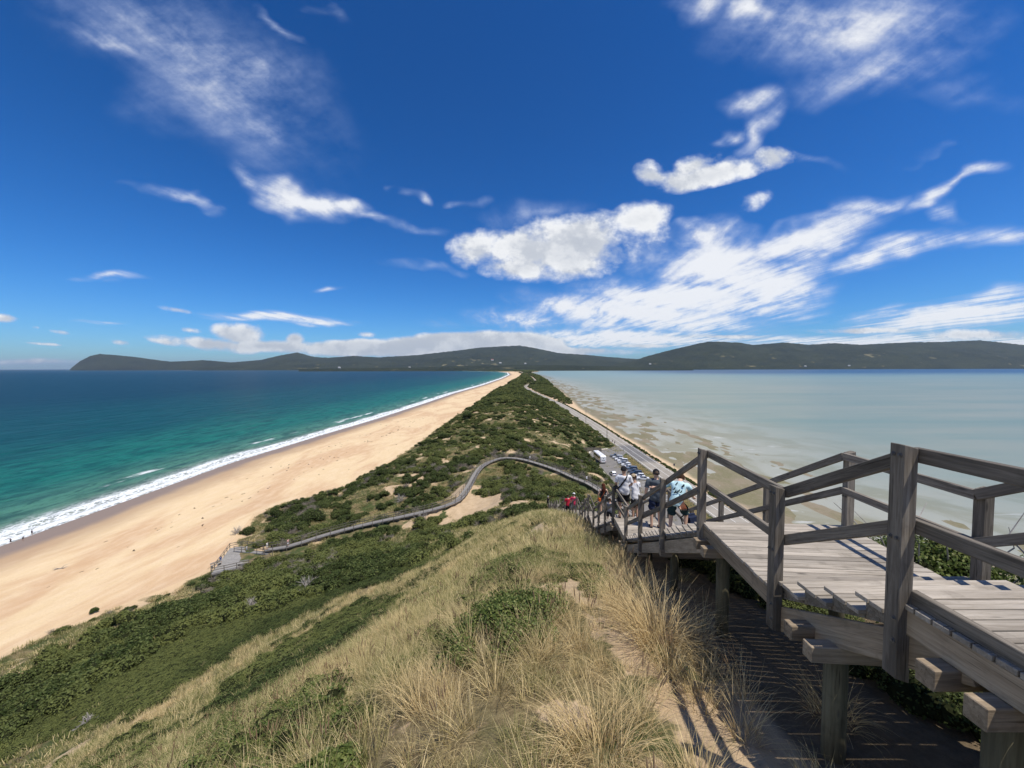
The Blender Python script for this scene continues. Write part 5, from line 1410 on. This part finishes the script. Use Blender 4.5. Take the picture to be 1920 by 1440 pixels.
def strap(e, pts, w, col, name='strap'):
    mb = MB()
    for a, b in zip(pts[:-1], pts[1:]): mb.bar(a, b, .012, w)
    mb2 = MB(); 
    vs = []; 
    for i, p in enumerate(pts): vs.append(Vector(p))
    # ribbon lying against the back: width across the run, facing outward in Y
    V_, F_ = [], []
    for i, p in enumerate(vs):
        t = (vs[min(i + 1, len(vs) - 1)] - vs[max(i - 1, 0)]).normalized(); n_ = Vector((p.x, p.y, 0)).normalized() if Vector((p.x, p.y, 0)).length > .01 else Vector((0, -1, 0))
        s_ = t.cross(n_).normalized() * w / 2
        for dn in (0, .01): V_ += [p - s_ + n_ * dn, p + s_ + n_ * dn]
    for i in range(len(vs) - 1):
        a = i * 4; b = a + 4; F_ += [(a + 2, a + 3, b + 3, b + 2), (a + 1, a, b, b + 1), (a, a + 2, b + 2, b), (a + 3, a + 1, b + 1, b + 3)]
    return obj(name, mesh_of(name, V_, F_, cloth(col)), e)
def on_stairs(px, d, dz=0.0):
    y = d * S; z = None
    for i in range(len(left) - 1):
        a, b = left[i], left[i + 1]
        if a.y <= y <= b.y:
            f = (y - a.y) / (b.y - a.y); drop = a.z - b.z; L = (Vector((b.x - a.x, b.y - a.y))).length
            if drop < .05 * L + .02: z = a.z
            else:
                nst = max(2, int(round(drop / (.15 * S)))); q = int(f * (nst - 1)) + 1; z = a.z - drop / nst * q
            break
    py = 700
    for _ in range(4):
        r = ray(px, py); x = r.x * y; v = CAM_R.transposed() @ Vector((x, y, z - CAM_Z)); py = 720 - v.y / -v.z * 720
    return Vector((x, y, z + dz))
# man in white t-shirt with a sling bag
e, q = person('man in white t-shirt and black cap with a black sling strap across his back', on_stairs(1169, 14.35), 1.70, yaw=-8, shirt=WHITE, shorts=BLACK, cap=(BLACK, False), hair=BLACK, skin=M_SKIN2, head_yaw=-35,
              arms=[((-.05, .04, -.27), (.04, .20, -.14)), ((.07, .02, -.27), (-.05, .20, -.10))], legs=[((-.02, .03, -.42), (0, -.04, -.42)), ((.03, .10, -.41), (0, -.10, -.42))])
strap(e, [(.10, .04, 1.46), (.10, -.06, 1.43), (.05, -.125, 1.33), (-.04, -.135, 1.20), (-.13, -.12, 1.06), (-.19, -.04, .98)], .045, BLACK, 'sling_strap')
mb = MB(); mb.box((-.22, .05, .92), (.08, .22, .18)); obj('sling_bag', mb.mesh('sling_bag', [cloth(BLACK)]), e)
# man in grey t-shirt with lettering
e, q = person('man in dark grey lettered t-shirt and backwards black cap standing on the landing', on_stairs(1229, 13.45), 1.80, yaw=-4, bulk=1.22, shirt=GREY, shorts=NAVY, cap=(BLACK, True), hair=(.10, .07, .05), skin=M_SKIN,
              arms=[((-.06, .00, -.28), (-.01, .08, -.24)), ((.06, .02, -.27), (-.05, .16, -.18))], shoes=(.03, .03, .03))
cu = bpy.data.curves.new('lettering', 'FONT'); cu.body = 'ISON'; cu.size = .125; cu.align_x = 'CENTER'; cu.extrude = .004; cu.space_character = 1.15
to = bpy.data.objects.new('lettering', cu); COL.objects.link(to); dg = bpy.context.evaluated_depsgraph_get(); tm = bpy.data.meshes.new_from_object(to.evaluated_get(dg)); bpy.data.objects.remove(to)
tm.materials.clear(); tm.materials.append(cloth((.02, .024, .03)))
for v in tm.vertices: v.co.z -= (v.co.x / .2) ** 2 * .055
obj('lettering', tm, e, Matrix.Translation((0, -.16, 1.24)) @ Matrix.Rotation(R(90), 4, 'X'))
# woman in white top
e, q = person('woman in white t-shirt and black shorts stepping down between the two men', on_stairs(1192, 15.5), 1.66, yaw=12, lean=14, shirt=WHITE, shorts=BLACK, cap=(TAN, False), hair=HAIRB, female=True, skin=M_SKIN2, head_yaw=25,
              arms=[((-.09, .04, -.26), (-.02, .16, -.18)), ((.05, .06, -.26), (-.03, .18, -.14))], legs=[((-.01, .03, -.42), (0, -.03, -.42)), ((.02, .16, -.39), (0, -.06, -.42))], shoes=WHITE)
strap(e, [(-.08, .10, 1.42), (-.07, .02, 1.42), (.02, -.02, 1.32), (.10, -.06, 1.18), (.15, -.07, 1.02)], .014, BLACK, 'thin_strap')
mb = MB(); mb.box((-.27, .10, 1.02), (.10, .20, .22)); mb.box((-.27, -.005, 1.02), (.10, .012, .10)); obj('patterned_bag', mb.mesh('patterned_bag', [cloth((.20, .22, .24))]), e)
# person in pale blue shirt bending
e, q = person('person in pale blue patterned t-shirt bending down beside the stair rail', on_stairs(1268, 10.3), 1.62, yaw=-35, lean=38, shirt=PALE, shorts=(.02, .045, .05), hair=HAIRB, skin=M_SKIN,
              arms=[((-.20, -.02, -.14), (-.22, .02, -.06)), ((.06, .12, -.24), (.02, .18, -.14))], legs=[((-.06, .10, -.41), (0, -.10, -.42)), ((.08, .24, -.34), (0, -.08, -.42))], nod=.6)
pr = MB(); rp = random.Random(4)
for i in range(9):
    c = q['up'](rp.uniform(-.12, .12), -.128 - .0 , rp.uniform(.12, .40)) * q['k']; pr = MB(); pr.tube([c, c + Vector((.035, -.004, .03)), c + Vector((.05, -.002, .075))], [.006, .016, .004], 5)
    obj('shirt_print', pr.mesh('shirt_print', [cloth((.03, .05, .06))]), e)
bp = on_stairs(1298, 10.6)
e2 = empty('backpack', bp + Vector((-.02, .05, .25)), .4, label='navy backpack carried low beside the bending person in pale blue', cat='backpack')
bm = bmesh.new(); bmesh.ops.create_cube(bm, size=1.0)
for v in bm.verts: v.co = Vector((v.co.x * .34, v.co.y * .22 * (1 if v.co.z < 0 else .75), v.co.z * .40))
bmesh.ops.bevel(bm, geom=bm.edges[:], offset=.06, segments=3, affect='EDGES'); me = bpy.data.meshes.new('pack'); bm.to_mesh(me); bm.free(); me.materials.append(cloth(NAVY)); obj('main_pocket', me, e2)
mb = MB(); mb.box((0, -.115, -.06), (.24, .06, .18)); obj('front_pocket', mb.mesh('front_pocket', [cloth(NAVY)]), e2)
for sx in (-1, 1): mb = MB(); mb.tube([(sx * .10, .09, .17), (sx * .12, .19, .05), (sx * .10, .10, -.16)], .016, 6); obj('shoulder_strap', mb.mesh('shoulder_strap', [cloth(BLACK)]), e2)
# woman in black with long hair
e, q = person('woman with long brown hair in a black sleeveless dress with an orange bag', on_stairs(1131, 22.6), 1.68, yaw=4, shirt=BLACK, shorts=(.03, .025, .03), hair=(.075, .022, .012), long_hair=True, sleeves=False, skirt=True, female=True, skin=M_SKIN,
              arms=[((-.08, .02, -.26), (-.01, .10, -.24)), ((.08, .02, -.26), (-.01, .14, -.18))], shoes=(.3, .12, .05))
strap(e, [(.10, .02, 1.38), (.06, -.10, 1.30), (-.06, -.13, 1.12), (-.17, -.06, .92)], .018, (.35, .08, .02), 'bag_strap')
mb = MB(); mb.box((-.20, -.04, .84), (.09, .20, .18)); obj('orange_bag', mb.mesh('orange_bag', [cloth((.50, .12, .03))]), e)
FARP = [((1143, 20.6), 1.25, (.16, .17, .20), BLACK, 'child in a grey top half hidden between the woman and the man in white', -6),
        ((1065, 33.6), 1.66, RED, BLACK, 'distant walker in a red shirt on the lower stairs, left of the pair', 5), ((1076, 32.6), 1.70, (.62, .05, .12), (.3, .3, .3), 'distant walker in a pinkish red shirt on the lower stairs, right of the pair', -5)]
for (px, d), h, c1, c2, lb, yw in FARP: person(lb, on_stairs(px, d), h, yw, shirt=c1, shorts=c2, detail=1, cap=(WHITE, False) if 'pink' in lb else None)
def walker(label, p, h, c1, c2, yaw=0, **kw):
    return person(label, p, h, yaw, shirt=c1, shorts=c2, detail=1, **kw)
walker('dark clothed walker at the foot of the visible stairs, alone above the grass', on_stairs(1028, 70.5), 1.72, BLACK, BLACK, 20, cap=(WHITE, False))
def on_walk(px, near_i):
    best = min(path, key=lambda p: abs((p.x / p.y) - ray(px, 800).x) + (0 if near_i(p) else 99)); return best.copy()
walker('person in white on the top bend of the long boardwalk', on_walk(994, lambda p: p.y > 100), 1.7, WHITE, (.3, .3, .32), 70)
walker('dark clothed person on the boardwalk where it drops toward the stairs', on_walk(1057, lambda p: p.x > 5), 1.7, (.05, .05, .06), BLACK, 60)
walker('person with white top on the boardwalk near the right end', on_walk(1108, lambda p: p.x > 10), 1.7, WHITE, BLACK, 50)
walker('person in pink on the lower boardwalk above the platform', on_walk(528, lambda p: p.x < -30), 1.65, (.75, .45, .40), WHITE, 80)
walker('person in pale clothes on the boardwalk just before the platform', on_walk(486, lambda p: p.x < -45) + Vector((.3, 0, 0)), 1.7, (.70, .68, .62), (.6, .6, .55), 90)
walker('person in blue shirt standing by the bench on the platform', gp(414, 1056, PZ), 1.5, (.05, .10, .28), (.5, .5, .5), 200)
walker('person in white crouching at the rear railing of the platform', gp(463, 1034, PZ), 1.3, WHITE, (.2, .3, .45), 100)
BEACHP = [((20, 1019), 1.35, 'child at the water edge with one arm raised, leftmost of three'), ((43, 1014), 1.15, 'crouching child on the wet sand, middle of three'), ((60, 1003), 1.35, 'child in dark clothes nearest the foam, rightmost of three')]
for (px, py), h, lb in BEACHP:
    c = hit(px, py); walker(lb, c, h, (.05, .04, .05), (.04, .03, .04), 30, group='children playing at the water edge',
        arms=[((-.15, .02, .18), (-.10, .05, .2)), ((.08, .04, -.26), (.02, .12, -.2))] if px == 20 else None, lean=35 if px == 43 else 5)
for px, py, lb in ((1148, 830, 'left walker of the two on the road shoulder'), (1152.5, 833, 'right walker of the two on the road shoulder')):
    r = ray(px, py); t = (3.6 - CAM_Z) / r.z; walker(lb, Vector((r.x * t, t, 3.6)), 1.75, (.04, .03, .05), BLACK, 0, group='walkers on the road')

# ------------------------------------------------------------------ vehicles
M_GLASS = plain('dark_car_glass', (.015, .018, .022), .12, spec=.9, var=.05); M_TYRE = plain('tyre_rubber', (.02, .02, .02), .9); M_RIM = plain('alloy_rim', (.45, .45, .46), .35, .7)
M_LAMPR = plain('red_tail_lamp', (.35, .02, .015), .3); M_LAMPW = plain('clear_head_lamp', (.7, .7, .68), .2); M_TRIM = plain('black_trim', (.03, .03, .03), .6)
PAINT = {}
def paint(c):
    if c not in PAINT: PAINT[c] = plain('car_paint', c, .28, .15, spec=.7, var=.03, scale=3)
    return PAINT[c]
def loft(name, prof, width, mat, inset=.0, top_in=.12):
    """side profile (y, z) swept across the car with rounded sides"""
    n = len(prof); zs_ = [p[1] for p in prof]; zmax, zmin = max(zs_), min(zs_); V_, F_ = [], []
    for s_, sh_ in ((-1, .0), (-.92, 1), (0, 1), (.92, 1), (1, .0)):
        for y, z in prof:
            f = (z - zmin) / (zmax - zmin); tin = top_in * max(0, f - .45) / .55
            x = s_ * width / 2 * (1 - tin); zz_ = z - (0.0 if sh_ else .035 * f); yy = y * (1.0 if sh_ else .975); V_.append((x, yy, zz_))
    for r_ in range(4):
        for k in range(n): a = r_ * n + k; b = r_ * n + (k + 1) % n; F_.append((a, b, b + n, a + n))
    F_ += [tuple(range(n))[::-1], tuple(4 * n + k for k in range(n))]
    me = mesh_of(name, V_, F_, mat, False); return me
CARS = {}
def car_parts(kind):
    if kind in CARS: return CARS[kind]
    L, Wd, Hh = {'hatch': (4.0, 1.75, 1.48), 'sedan': (4.6, 1.8, 1.44), 'suv': (4.6, 1.88, 1.70), 'ute': (5.1, 1.88, 1.75)}[kind]; l = L / 2
    z0 = .24; zb = .62 * Hh
    body = [(-l, z0 + .10), (-l + .08, z0), (l - .1, z0), (l, z0 + .12), (l - .02, zb * .78), (l - .25, zb * .92), (l * .38, zb), (-l * .60, zb + .02), (-l + .06, zb * .97), (-l, zb * .75)]
    rear = {'hatch': (-l + .12, -l + .42), 'sedan': (-l + .75, -l * .38), 'suv': (-l + .08, -l + .34), 'ute': (-l * .10, -l * .02)}[kind]
    cab = [(rear[0], zb - .02), (l * .42, zb - .02), (l * .10, Hh - .03), (0, Hh), (rear[1], Hh - .01)]
    P_ = dict(body=loft('body', body, Wd, M_TRIM, top_in=.05))
    P_['cabin_roof'] = mesh_of('cabin_roof', [(sx * Wd * .385, y, z) for sx in (-1, 1) for y, z in ((l * .13, Hh - .05), (0, Hh + .01), (rear[1], Hh + .005), (rear[1] - .05, Hh - .05))], [(0, 1, 5, 4), (1, 2, 6, 5), (2, 3, 7, 6), (0, 3, 2, 1), (4, 5, 6, 7), (3, 0, 4, 7)], M_TRIM)
    P_['glasshouse'] = loft('glasshouse', cab, Wd * .95, M_GLASS, top_in=.20)
    pil = MB()
    for sx in (-1, 1):
        for y0, y1 in ((l * .42, l * .11), (.0, -.05), (rear[0] + .03, rear[1])): pil.bar((sx * Wd * .478, y0 if y0 else -.02, zb), (sx * Wd * .392, y1, Hh - .04), .05, .06)
    P_['pillars'] = pil.mesh('pillars', [M_TRIM])
    w = MB(); w.tube([(-.11, 0, 0), (.11, 0, 0)], .33, 16); w.tube([(.108, 0, 0), (.12, 0, 0)], .20, 10, 1); w.tube([(-.12, 0, 0), (-.108, 0, 0)], .20, 10, 1); P_['wheel'] = w.mesh('wheel', [M_TYRE, M_RIM])
    hl = MB(); hl.box((0, 0, 0), (.36, .10, .13)); P_['head_lamp'] = hl.mesh('head_lamp', [M_LAMPW]); P_['tail_lamp'] = hl.mesh('tail_lamp', [M_LAMPR])
    pt = MB(); pt.box((0, 0, 0), (.42, .03, .11)); P_['number_plate'] = pt.mesh('number_plate', [M_LAMPW])
    mr = MB(); mr.box((0, 0, 0), (.16, .10, .11)); P_['wing_mirror'] = mr.mesh('wing_mirror', [M_TRIM])
    CARS[kind] = (P_, L, Wd, Hh, zb); return CARS[kind]
def car(kind, col, loc, yaw, label, group='cars in the beach car park'):
    P_, L, Wd, Hh, zb = car_parts(kind); l = L / 2; e = empty('parked_car' if group else 'car', loc, R(yaw), label=label, cat='car', group=group)
    for nm in ('body', 'cabin_roof', 'pillars', 'glasshouse'):
        o = obj(nm, P_[nm], e)
        if nm != 'glasshouse': o.material_slots[0].link = 'OBJECT'; o.material_slots[0].material = paint(col)
    for sx in (-1, 1):
        for sy in (-1, 1): obj('wheel', P_['wheel'], e, Matrix.Translation((sx * (Wd / 2 - .10), sy * l * .62, .33)))
        obj('head_lamp', P_['head_lamp'], e, Matrix.Translation((sx * Wd * .36, l - .03, zb * .70))); obj('tail_lamp', P_['tail_lamp'], e, Matrix.Translation((sx * Wd * .38, -l + .02, zb * .78)))
        obj('wing_mirror', P_['wing_mirror'], e, Matrix.Translation((sx * Wd * .53, l * .30, zb + .06)))
    obj('number_plate', P_['number_plate'], e, Matrix.Translation((0, -l - .012, zb * .55)))
    return e
CL = [('ute', (.16, .17, .18), 'grey utility wagon nearest the car park entrance'), ('suv', (.55, .56, .57), 'silver four wheel drive, second from the entrance'), ('hatch', (.78, .78, .78), 'white hatchback parked after the silver four wheel drive'),
      ('suv', (.80, .80, .80), 'tall white wagon parked in the fourth bay'), ('sedan', (.42, .43, .45), 'light grey sedan parked between two white cars'), ('hatch', (.82, .82, .82), 'white small car in the middle of the row'),
      ('sedan', (.75, .76, .78), 'white sedan beside the middle small car'), ('suv', (.10, .13, .18), 'blue grey wagon in the nearer half of the row'), ('sedan', (.08, .09, .11), 'dark grey sedan beside the blue grey wagon'),
      ('suv', (.02, .03, .06), 'navy wagon behind the bending woman'), ('hatch', (.80, .80, .80), 'white hatchback near the end of the visible row'), ('sedan', (.77, .77, .77), 'white sedan at the very end of the visible row')]
for i, (kd_, c_, lb) in enumerate(CL): car(kd_, c_, (48.0 + random.uniform(-.3, .3), 176.0 - 3.25 * i, 3.63), 78 + random.uniform(-3, 3), lb)
car('hatch', (.82, .82, .83), (38.9, 146.6, 3.63), 2, 'white hatchback driving away up the left lane behind the bus', None)
# the coach
bus = empty('coach', (38.9, 169.5, 3.63), R(3), label='long white coach with dark side windows beside the dune', cat='bus')
BL_, BW_, BH_ = 11.8, 2.5, 3.35; M_BUS = paint((.84, .84, .85))
bm = bmesh.new(); bmesh.ops.create_cube(bm, size=1.0)
for v in bm.verts: v.co = Vector((v.co.x * BW_, v.co.y * BL_, v.co.z * (BH_ - .35) + (BH_ + .35) / 2))
bmesh.ops.bevel(bm, geom=bm.edges[:], offset=.16, segments=3, affect='EDGES'); me = bpy.data.meshes.new('body'); bm.to_mesh(me); bm.free(); me.materials.append(M_BUS); obj('body', me, bus)
for sx in (-1, 1):
    for k in range(7): obj('window', box_mesh('bus_window', 1.42, .04, 1.0, M_GLASS, .02), bus, Matrix.Translation((sx * (BW_ / 2 + .005), -BL_ / 2 + 1.35 + k * 1.5, 2.25)) @ Matrix.Rotation(R(90), 4, 'Z'))
    for y in (-3.6, -2.4, 3.9): obj('wheel', car_parts('suv')[0]['wheel'], bus, Matrix.Translation((sx * (BW_ / 2 - .10), y, .42)) @ Matrix.Scale(1.35, 4))
    obj('tail_lamp', box_mesh('bus_lamp', .34, .04, .28, M_LAMPR, .01), bus, Matrix.Translation((sx * .98, -BL_ / 2 - .01, .92)))
    obj('side_stripe', box_mesh('bus_stripe', 9.5, .02, .35, paint((.30, .32, .34)), 0), bus, Matrix.Translation((sx * (BW_ / 2 + .006), 0, 1.25)) @ Matrix.Rotation(R(90), 4, 'Z'))
obj('windscreen', box_mesh('bus_screen', 2.2, .05, 1.5, M_GLASS, .02), bus, Matrix.Translation((0, BL_ / 2 + .005, 2.0)))
obj('engine_grille', box_mesh('bus_grille', 1.5, .03, .16, M_TRIM, 0), bus, Matrix.Translation((0, -BL_ / 2 - .01, 1.45)))
obj('rear_badge', box_mesh('bus_badge', .34, .03, .30, M_TRIM, .01), bus, Matrix.Translation((0, -BL_ / 2 - .01, 2.35)) @ Matrix.Rotation(R(45), 4, 'Y'))
obj('rear_bumper', box_mesh('bus_bumper', 2.3, .10, .22, M_TRIM, .02), bus, Matrix.Translation((0, -BL_ / 2 - .02, .55)))
for y in (-3.5, 0, 3.5): obj('roof_vent', box_mesh('bus_vent', .8, .9, .12, paint((.5, .5, .5)), .02), bus, Matrix.Translation((0, y, BH_ + .04)))

# ------------------------------------------------------------------ roadside things
for i, (px, py, hgt) in enumerate(((1138, 833, 11), (1098.5, 798.5, 11), (1039.5, 759, 11), (1004, 741, 10), (984.5, 733, 10.5), (995, 722, 10))):
    z = 3.6; r = ray(px, py); t = (z - CAM_Z) / r.z; x, y = r.x * t, t; z = gz(x, y); 
    e = empty('power_pole', (x, y, z), .3, label=['tallest timber power pole at the mouth of the car park', 'second power pole up the road beyond the car park', 'third power pole up the road', 'short pole on the outside of the road bend', 'power pole on the inside of the road bend', 'farthest power pole past the road bend'][i], cat='power pole', group='power poles along the road')
    b = MB(); b.tube([(0, 0, -.4), (0, 0, hgt)], [.17, .11], 8); obj('pole', b.mesh('pole', [M_RAIL], True), e)
    b = MB(); b.bar((-1.0, 0, hgt - .6), (1.0, 0, hgt - .6), .10, .12); obj('crossarm', b.mesh('crossarm', [M_RAIL]), e)
    for sx in (-.9, 0.3, .9): b = MB(); b.tube([(sx, 0, hgt - .54), (sx, 0, hgt - .30)], [.05, .03], 6); obj('insulator', b.mesh('insulator', [M_LAMPW]), e)
gre = empty('guard_rail', (55.0, 140, 3.5), label='low white post and rail barrier between the car park verge and the road', cat='barrier')
for k in range(30):
    y = 100 + k * 2.8; obj('post', box_mesh('barrier_post', .85, .14, .14, M_CONC, 0), gre, Matrix.Translation((0, y - 140, .40)) @ Matrix.Rotation(R(90), 4, 'Y'))
    if k < 29: obj('rail', box_mesh('barrier_rail', 2.78, .06, .14, M_CONC, 0), gre, Matrix.Translation((0, y - 140 + 1.4, .62)) @ Matrix.Rotation(R(90), 4, 'Z'))
pf = empty('paling_fence', (36.5, 188, 3.5), R(-4), label='dark timber paling wall behind the coach', cat='fence')
for k in range(34): obj('paling', box_mesh('paling', 2.4 , .05, .24, M_RAIL, 0), pf, Matrix.Translation((-1.5 + k * .27, 0, 1.0 + .12 * math.sin(k * 1.7))) @ Matrix.Rotation(R(90), 4, 'Y'))
for k in range(9):
    b = MB(); b.tube([(0, 0, -.1), (0, 0, .9), (0, 0, .98)], [.10, .10, .05], 8)
    obj('bollard', b.mesh('bollard', [M_CONC]), mw=Matrix.Translation((42.5 + k * 1.15, 182.6 + k * .25, 3.6)), label='pale bollard at the car park far end, ' + ['leftmost of the row', 'second from the left of the row', 'third from the left of the row', 'fourth from the left of the row', 'middle one of the row', 'fourth from the right of the row', 'third from the right of the row', 'second from the right of the row', 'rightmost of the row'][k], cat='bollard', group='bollards at the far end of the car park')
def sign(loc, h, w_, hh, label, col):
    e = empty('sign', loc, 0, label=label, cat='sign'); b = MB(); b.tube([(0, 0, -.2), (0, 0, h)], .045, 8); obj('post', b.mesh('post', [M_RAIL]), e)
    b = MB(); b.box((0, -.06, h - hh / 2), (w_, .03, hh)); obj('panel', b.mesh('panel', [cloth(col)]), e)
sign((67.5, 158.5, gz(67.5, 158.5)), 2.3, .75, .9, 'small sign on a post on the bay side sand', (.10, .10, .11))
sign((53.6, 183, 3.5), 2.6, .5, .6, 'thin road sign at the car park entrance corner', (.5, .5, .5))

# ------------------------------------------------------------------ beach things
def drift(pxy, L, label):
    c = hit(*pxy); b = MB(); b.tube([(-L * .5, 0, .05), (-L * .1, .1, .18), (L * .3, 0, .12), (L * .6, .12, .42)], [.06, .09, .07, .02], 7)
    b.tube([(-L * .1, .1, .18), (-L * .35, -.3, .55), (-L * .55, -.32, .35)], [.07, .05, .02], 6); b.tube([(L * .1, .05, .15), (L * .35, .35, .6), (L * .75, .5, .8)], [.06, .04, .012], 6); b.tube([(L * .2, .05, .15), (L * .4, -.3, .35), (L * .85, -.4, .45)], [.05, .03, .01], 6)
    return obj('driftwood', b.mesh('driftwood', [M_BARK], True), mw=Matrix.Translation(c) @ Matrix.Rotation(.4, 4, 'Z'), label=label, cat='driftwood')
drift((112, 1068), 1.9, 'branching driftwood log lying alone on the open sand')
wm = []
for i in range(3):
    b = MB(); rr = np.random.default_rng(60 + i)
    for k in range(9):
        a = rr.uniform(-.5, .5, 2); b.box((a[0], a[1] * .5, .03), (rr.uniform(.1, .35), rr.uniform(.05, .14), rr.uniform(.04, .10)), Matrix.Rotation(rr.uniform(0, 3), 3, 'Z'))
    me = b.mesh('weed', [plain('dry_kelp', (.075, .05, .03), .9)]); wm.append(bpy.data.objects.new('weed_template', me))
n = 300; yy = rs.uniform(52, 330, n); ln = rs.choice([.32, .45, .62, .80], n, p=[.15, .3, .35, .2]) + rs.normal(0, .045, n)
xx = itp(yy, SHORE) * (1 - ln) + itp(yy, TOE) * ln; kk = fbm(xx / 9, yy / 22, 3, 401) > .52; xx, yy = xx[kk], yy[kk]; n = len(xx); sc_ = rs.uniform(.25, .85, n) * (1 + yy / 400)
scatter('seaweed_debris', np.stack([xx, yy, H(xx, yy)], -1), np.stack([0 * xx, 0 * xx, rs.uniform(-.5, .5, n) + 1.5], -1), np.stack([sc_] * 3, -1), rs.integers(0, 3, n), 0 * xx, wm, label='scattered dark weed and twigs washed up along the beach', cat='seaweed')

# ------------------------------------------------------------------ houses on the far shore
M_WALLW = plain('white_wall', (.80, .79, .76), .8, scale=.2); M_ROOF = plain('pale_roof', (.60, .58, .56), .6, scale=.2); M_ROOFR = plain('red_roof', (.45, .14, .08), .7, scale=.2)
def house(px, py, dist, w_, label, red=False):
    r = ray(px, py); x, y = r.x * dist, dist; z = CAM_Z + r.z * dist; e = empty('house', (x, y, z), random.uniform(-.6, .6), label=label, cat='house', group='houses on the far shore'); h = w_ * .32; d = w_ * .6
    b = MB(); b.box((0, 0, h / 2 - 2), (w_, d, h + 4)); obj('walls', b.mesh('walls', [M_WALLW]), e)
    b = MB(); b.add([(-w_ * .54, -d * .56, h), (w_ * .54, -d * .56, h), (w_ * .54, d * .56, h), (-w_ * .54, d * .56, h), (-w_ * .5, 0, h * 1.6), (w_ * .5, 0, h * 1.6)], [(0, 1, 5, 4), (2, 3, 4, 5), (3, 0, 4), (1, 2, 5), (0, 3, 2, 1)])
    obj('roof', b.mesh('roof', [M_ROOFR if red else M_ROOF]), e)
    for k in (-1, 0, 1): b = MB(); b.box((k * w_ * .28, -d * .5 - .05, h * .55), (w_ * .12, .1, h * .38)); obj('window', b.mesh('window', [M_GLASS]), e)
HS = [((923, 675.5), 9600, 60, 'white house with a red roof high on the cleared slope above the beach end', True), ((938, 681), 8800, 46, 'pale farmhouse on the lower part of the cleared slope', False), ((985, 682), 8800, 40, 'house among paddocks right of the cleared slope', False),
      ((1219, 683), 8000, 40, 'white speck of a house at the left foot of the right hand hills', False), ((1315, 683), 8000, 44, 'white house beside the first pasture under the right hand hills', False), ((1393, 683.5), 7950, 46, 'larger white house beside the second pasture', False),
      ((1420, 684), 7950, 36, 'small house right of the second pasture', False), ((1510, 687), 7750, 34, 'shoreline house below the winding clearing', False), ((1592, 686), 7750, 34, 'isolated shoreline house right of the winding clearing', False), ((636, 690), 8800, 50, 'row building on the far beach left of the mountain', False), ((768, 689.5), 8800, 44, 'pale building on the far beach below the mountain', False), ((1060, 691), 6500, 46, 'low white jetty building at the head of the bay', False)]
for (p, d, w_, lb, rd_) in HS: house(p[0], p[1], d, w_, lb, rd_)
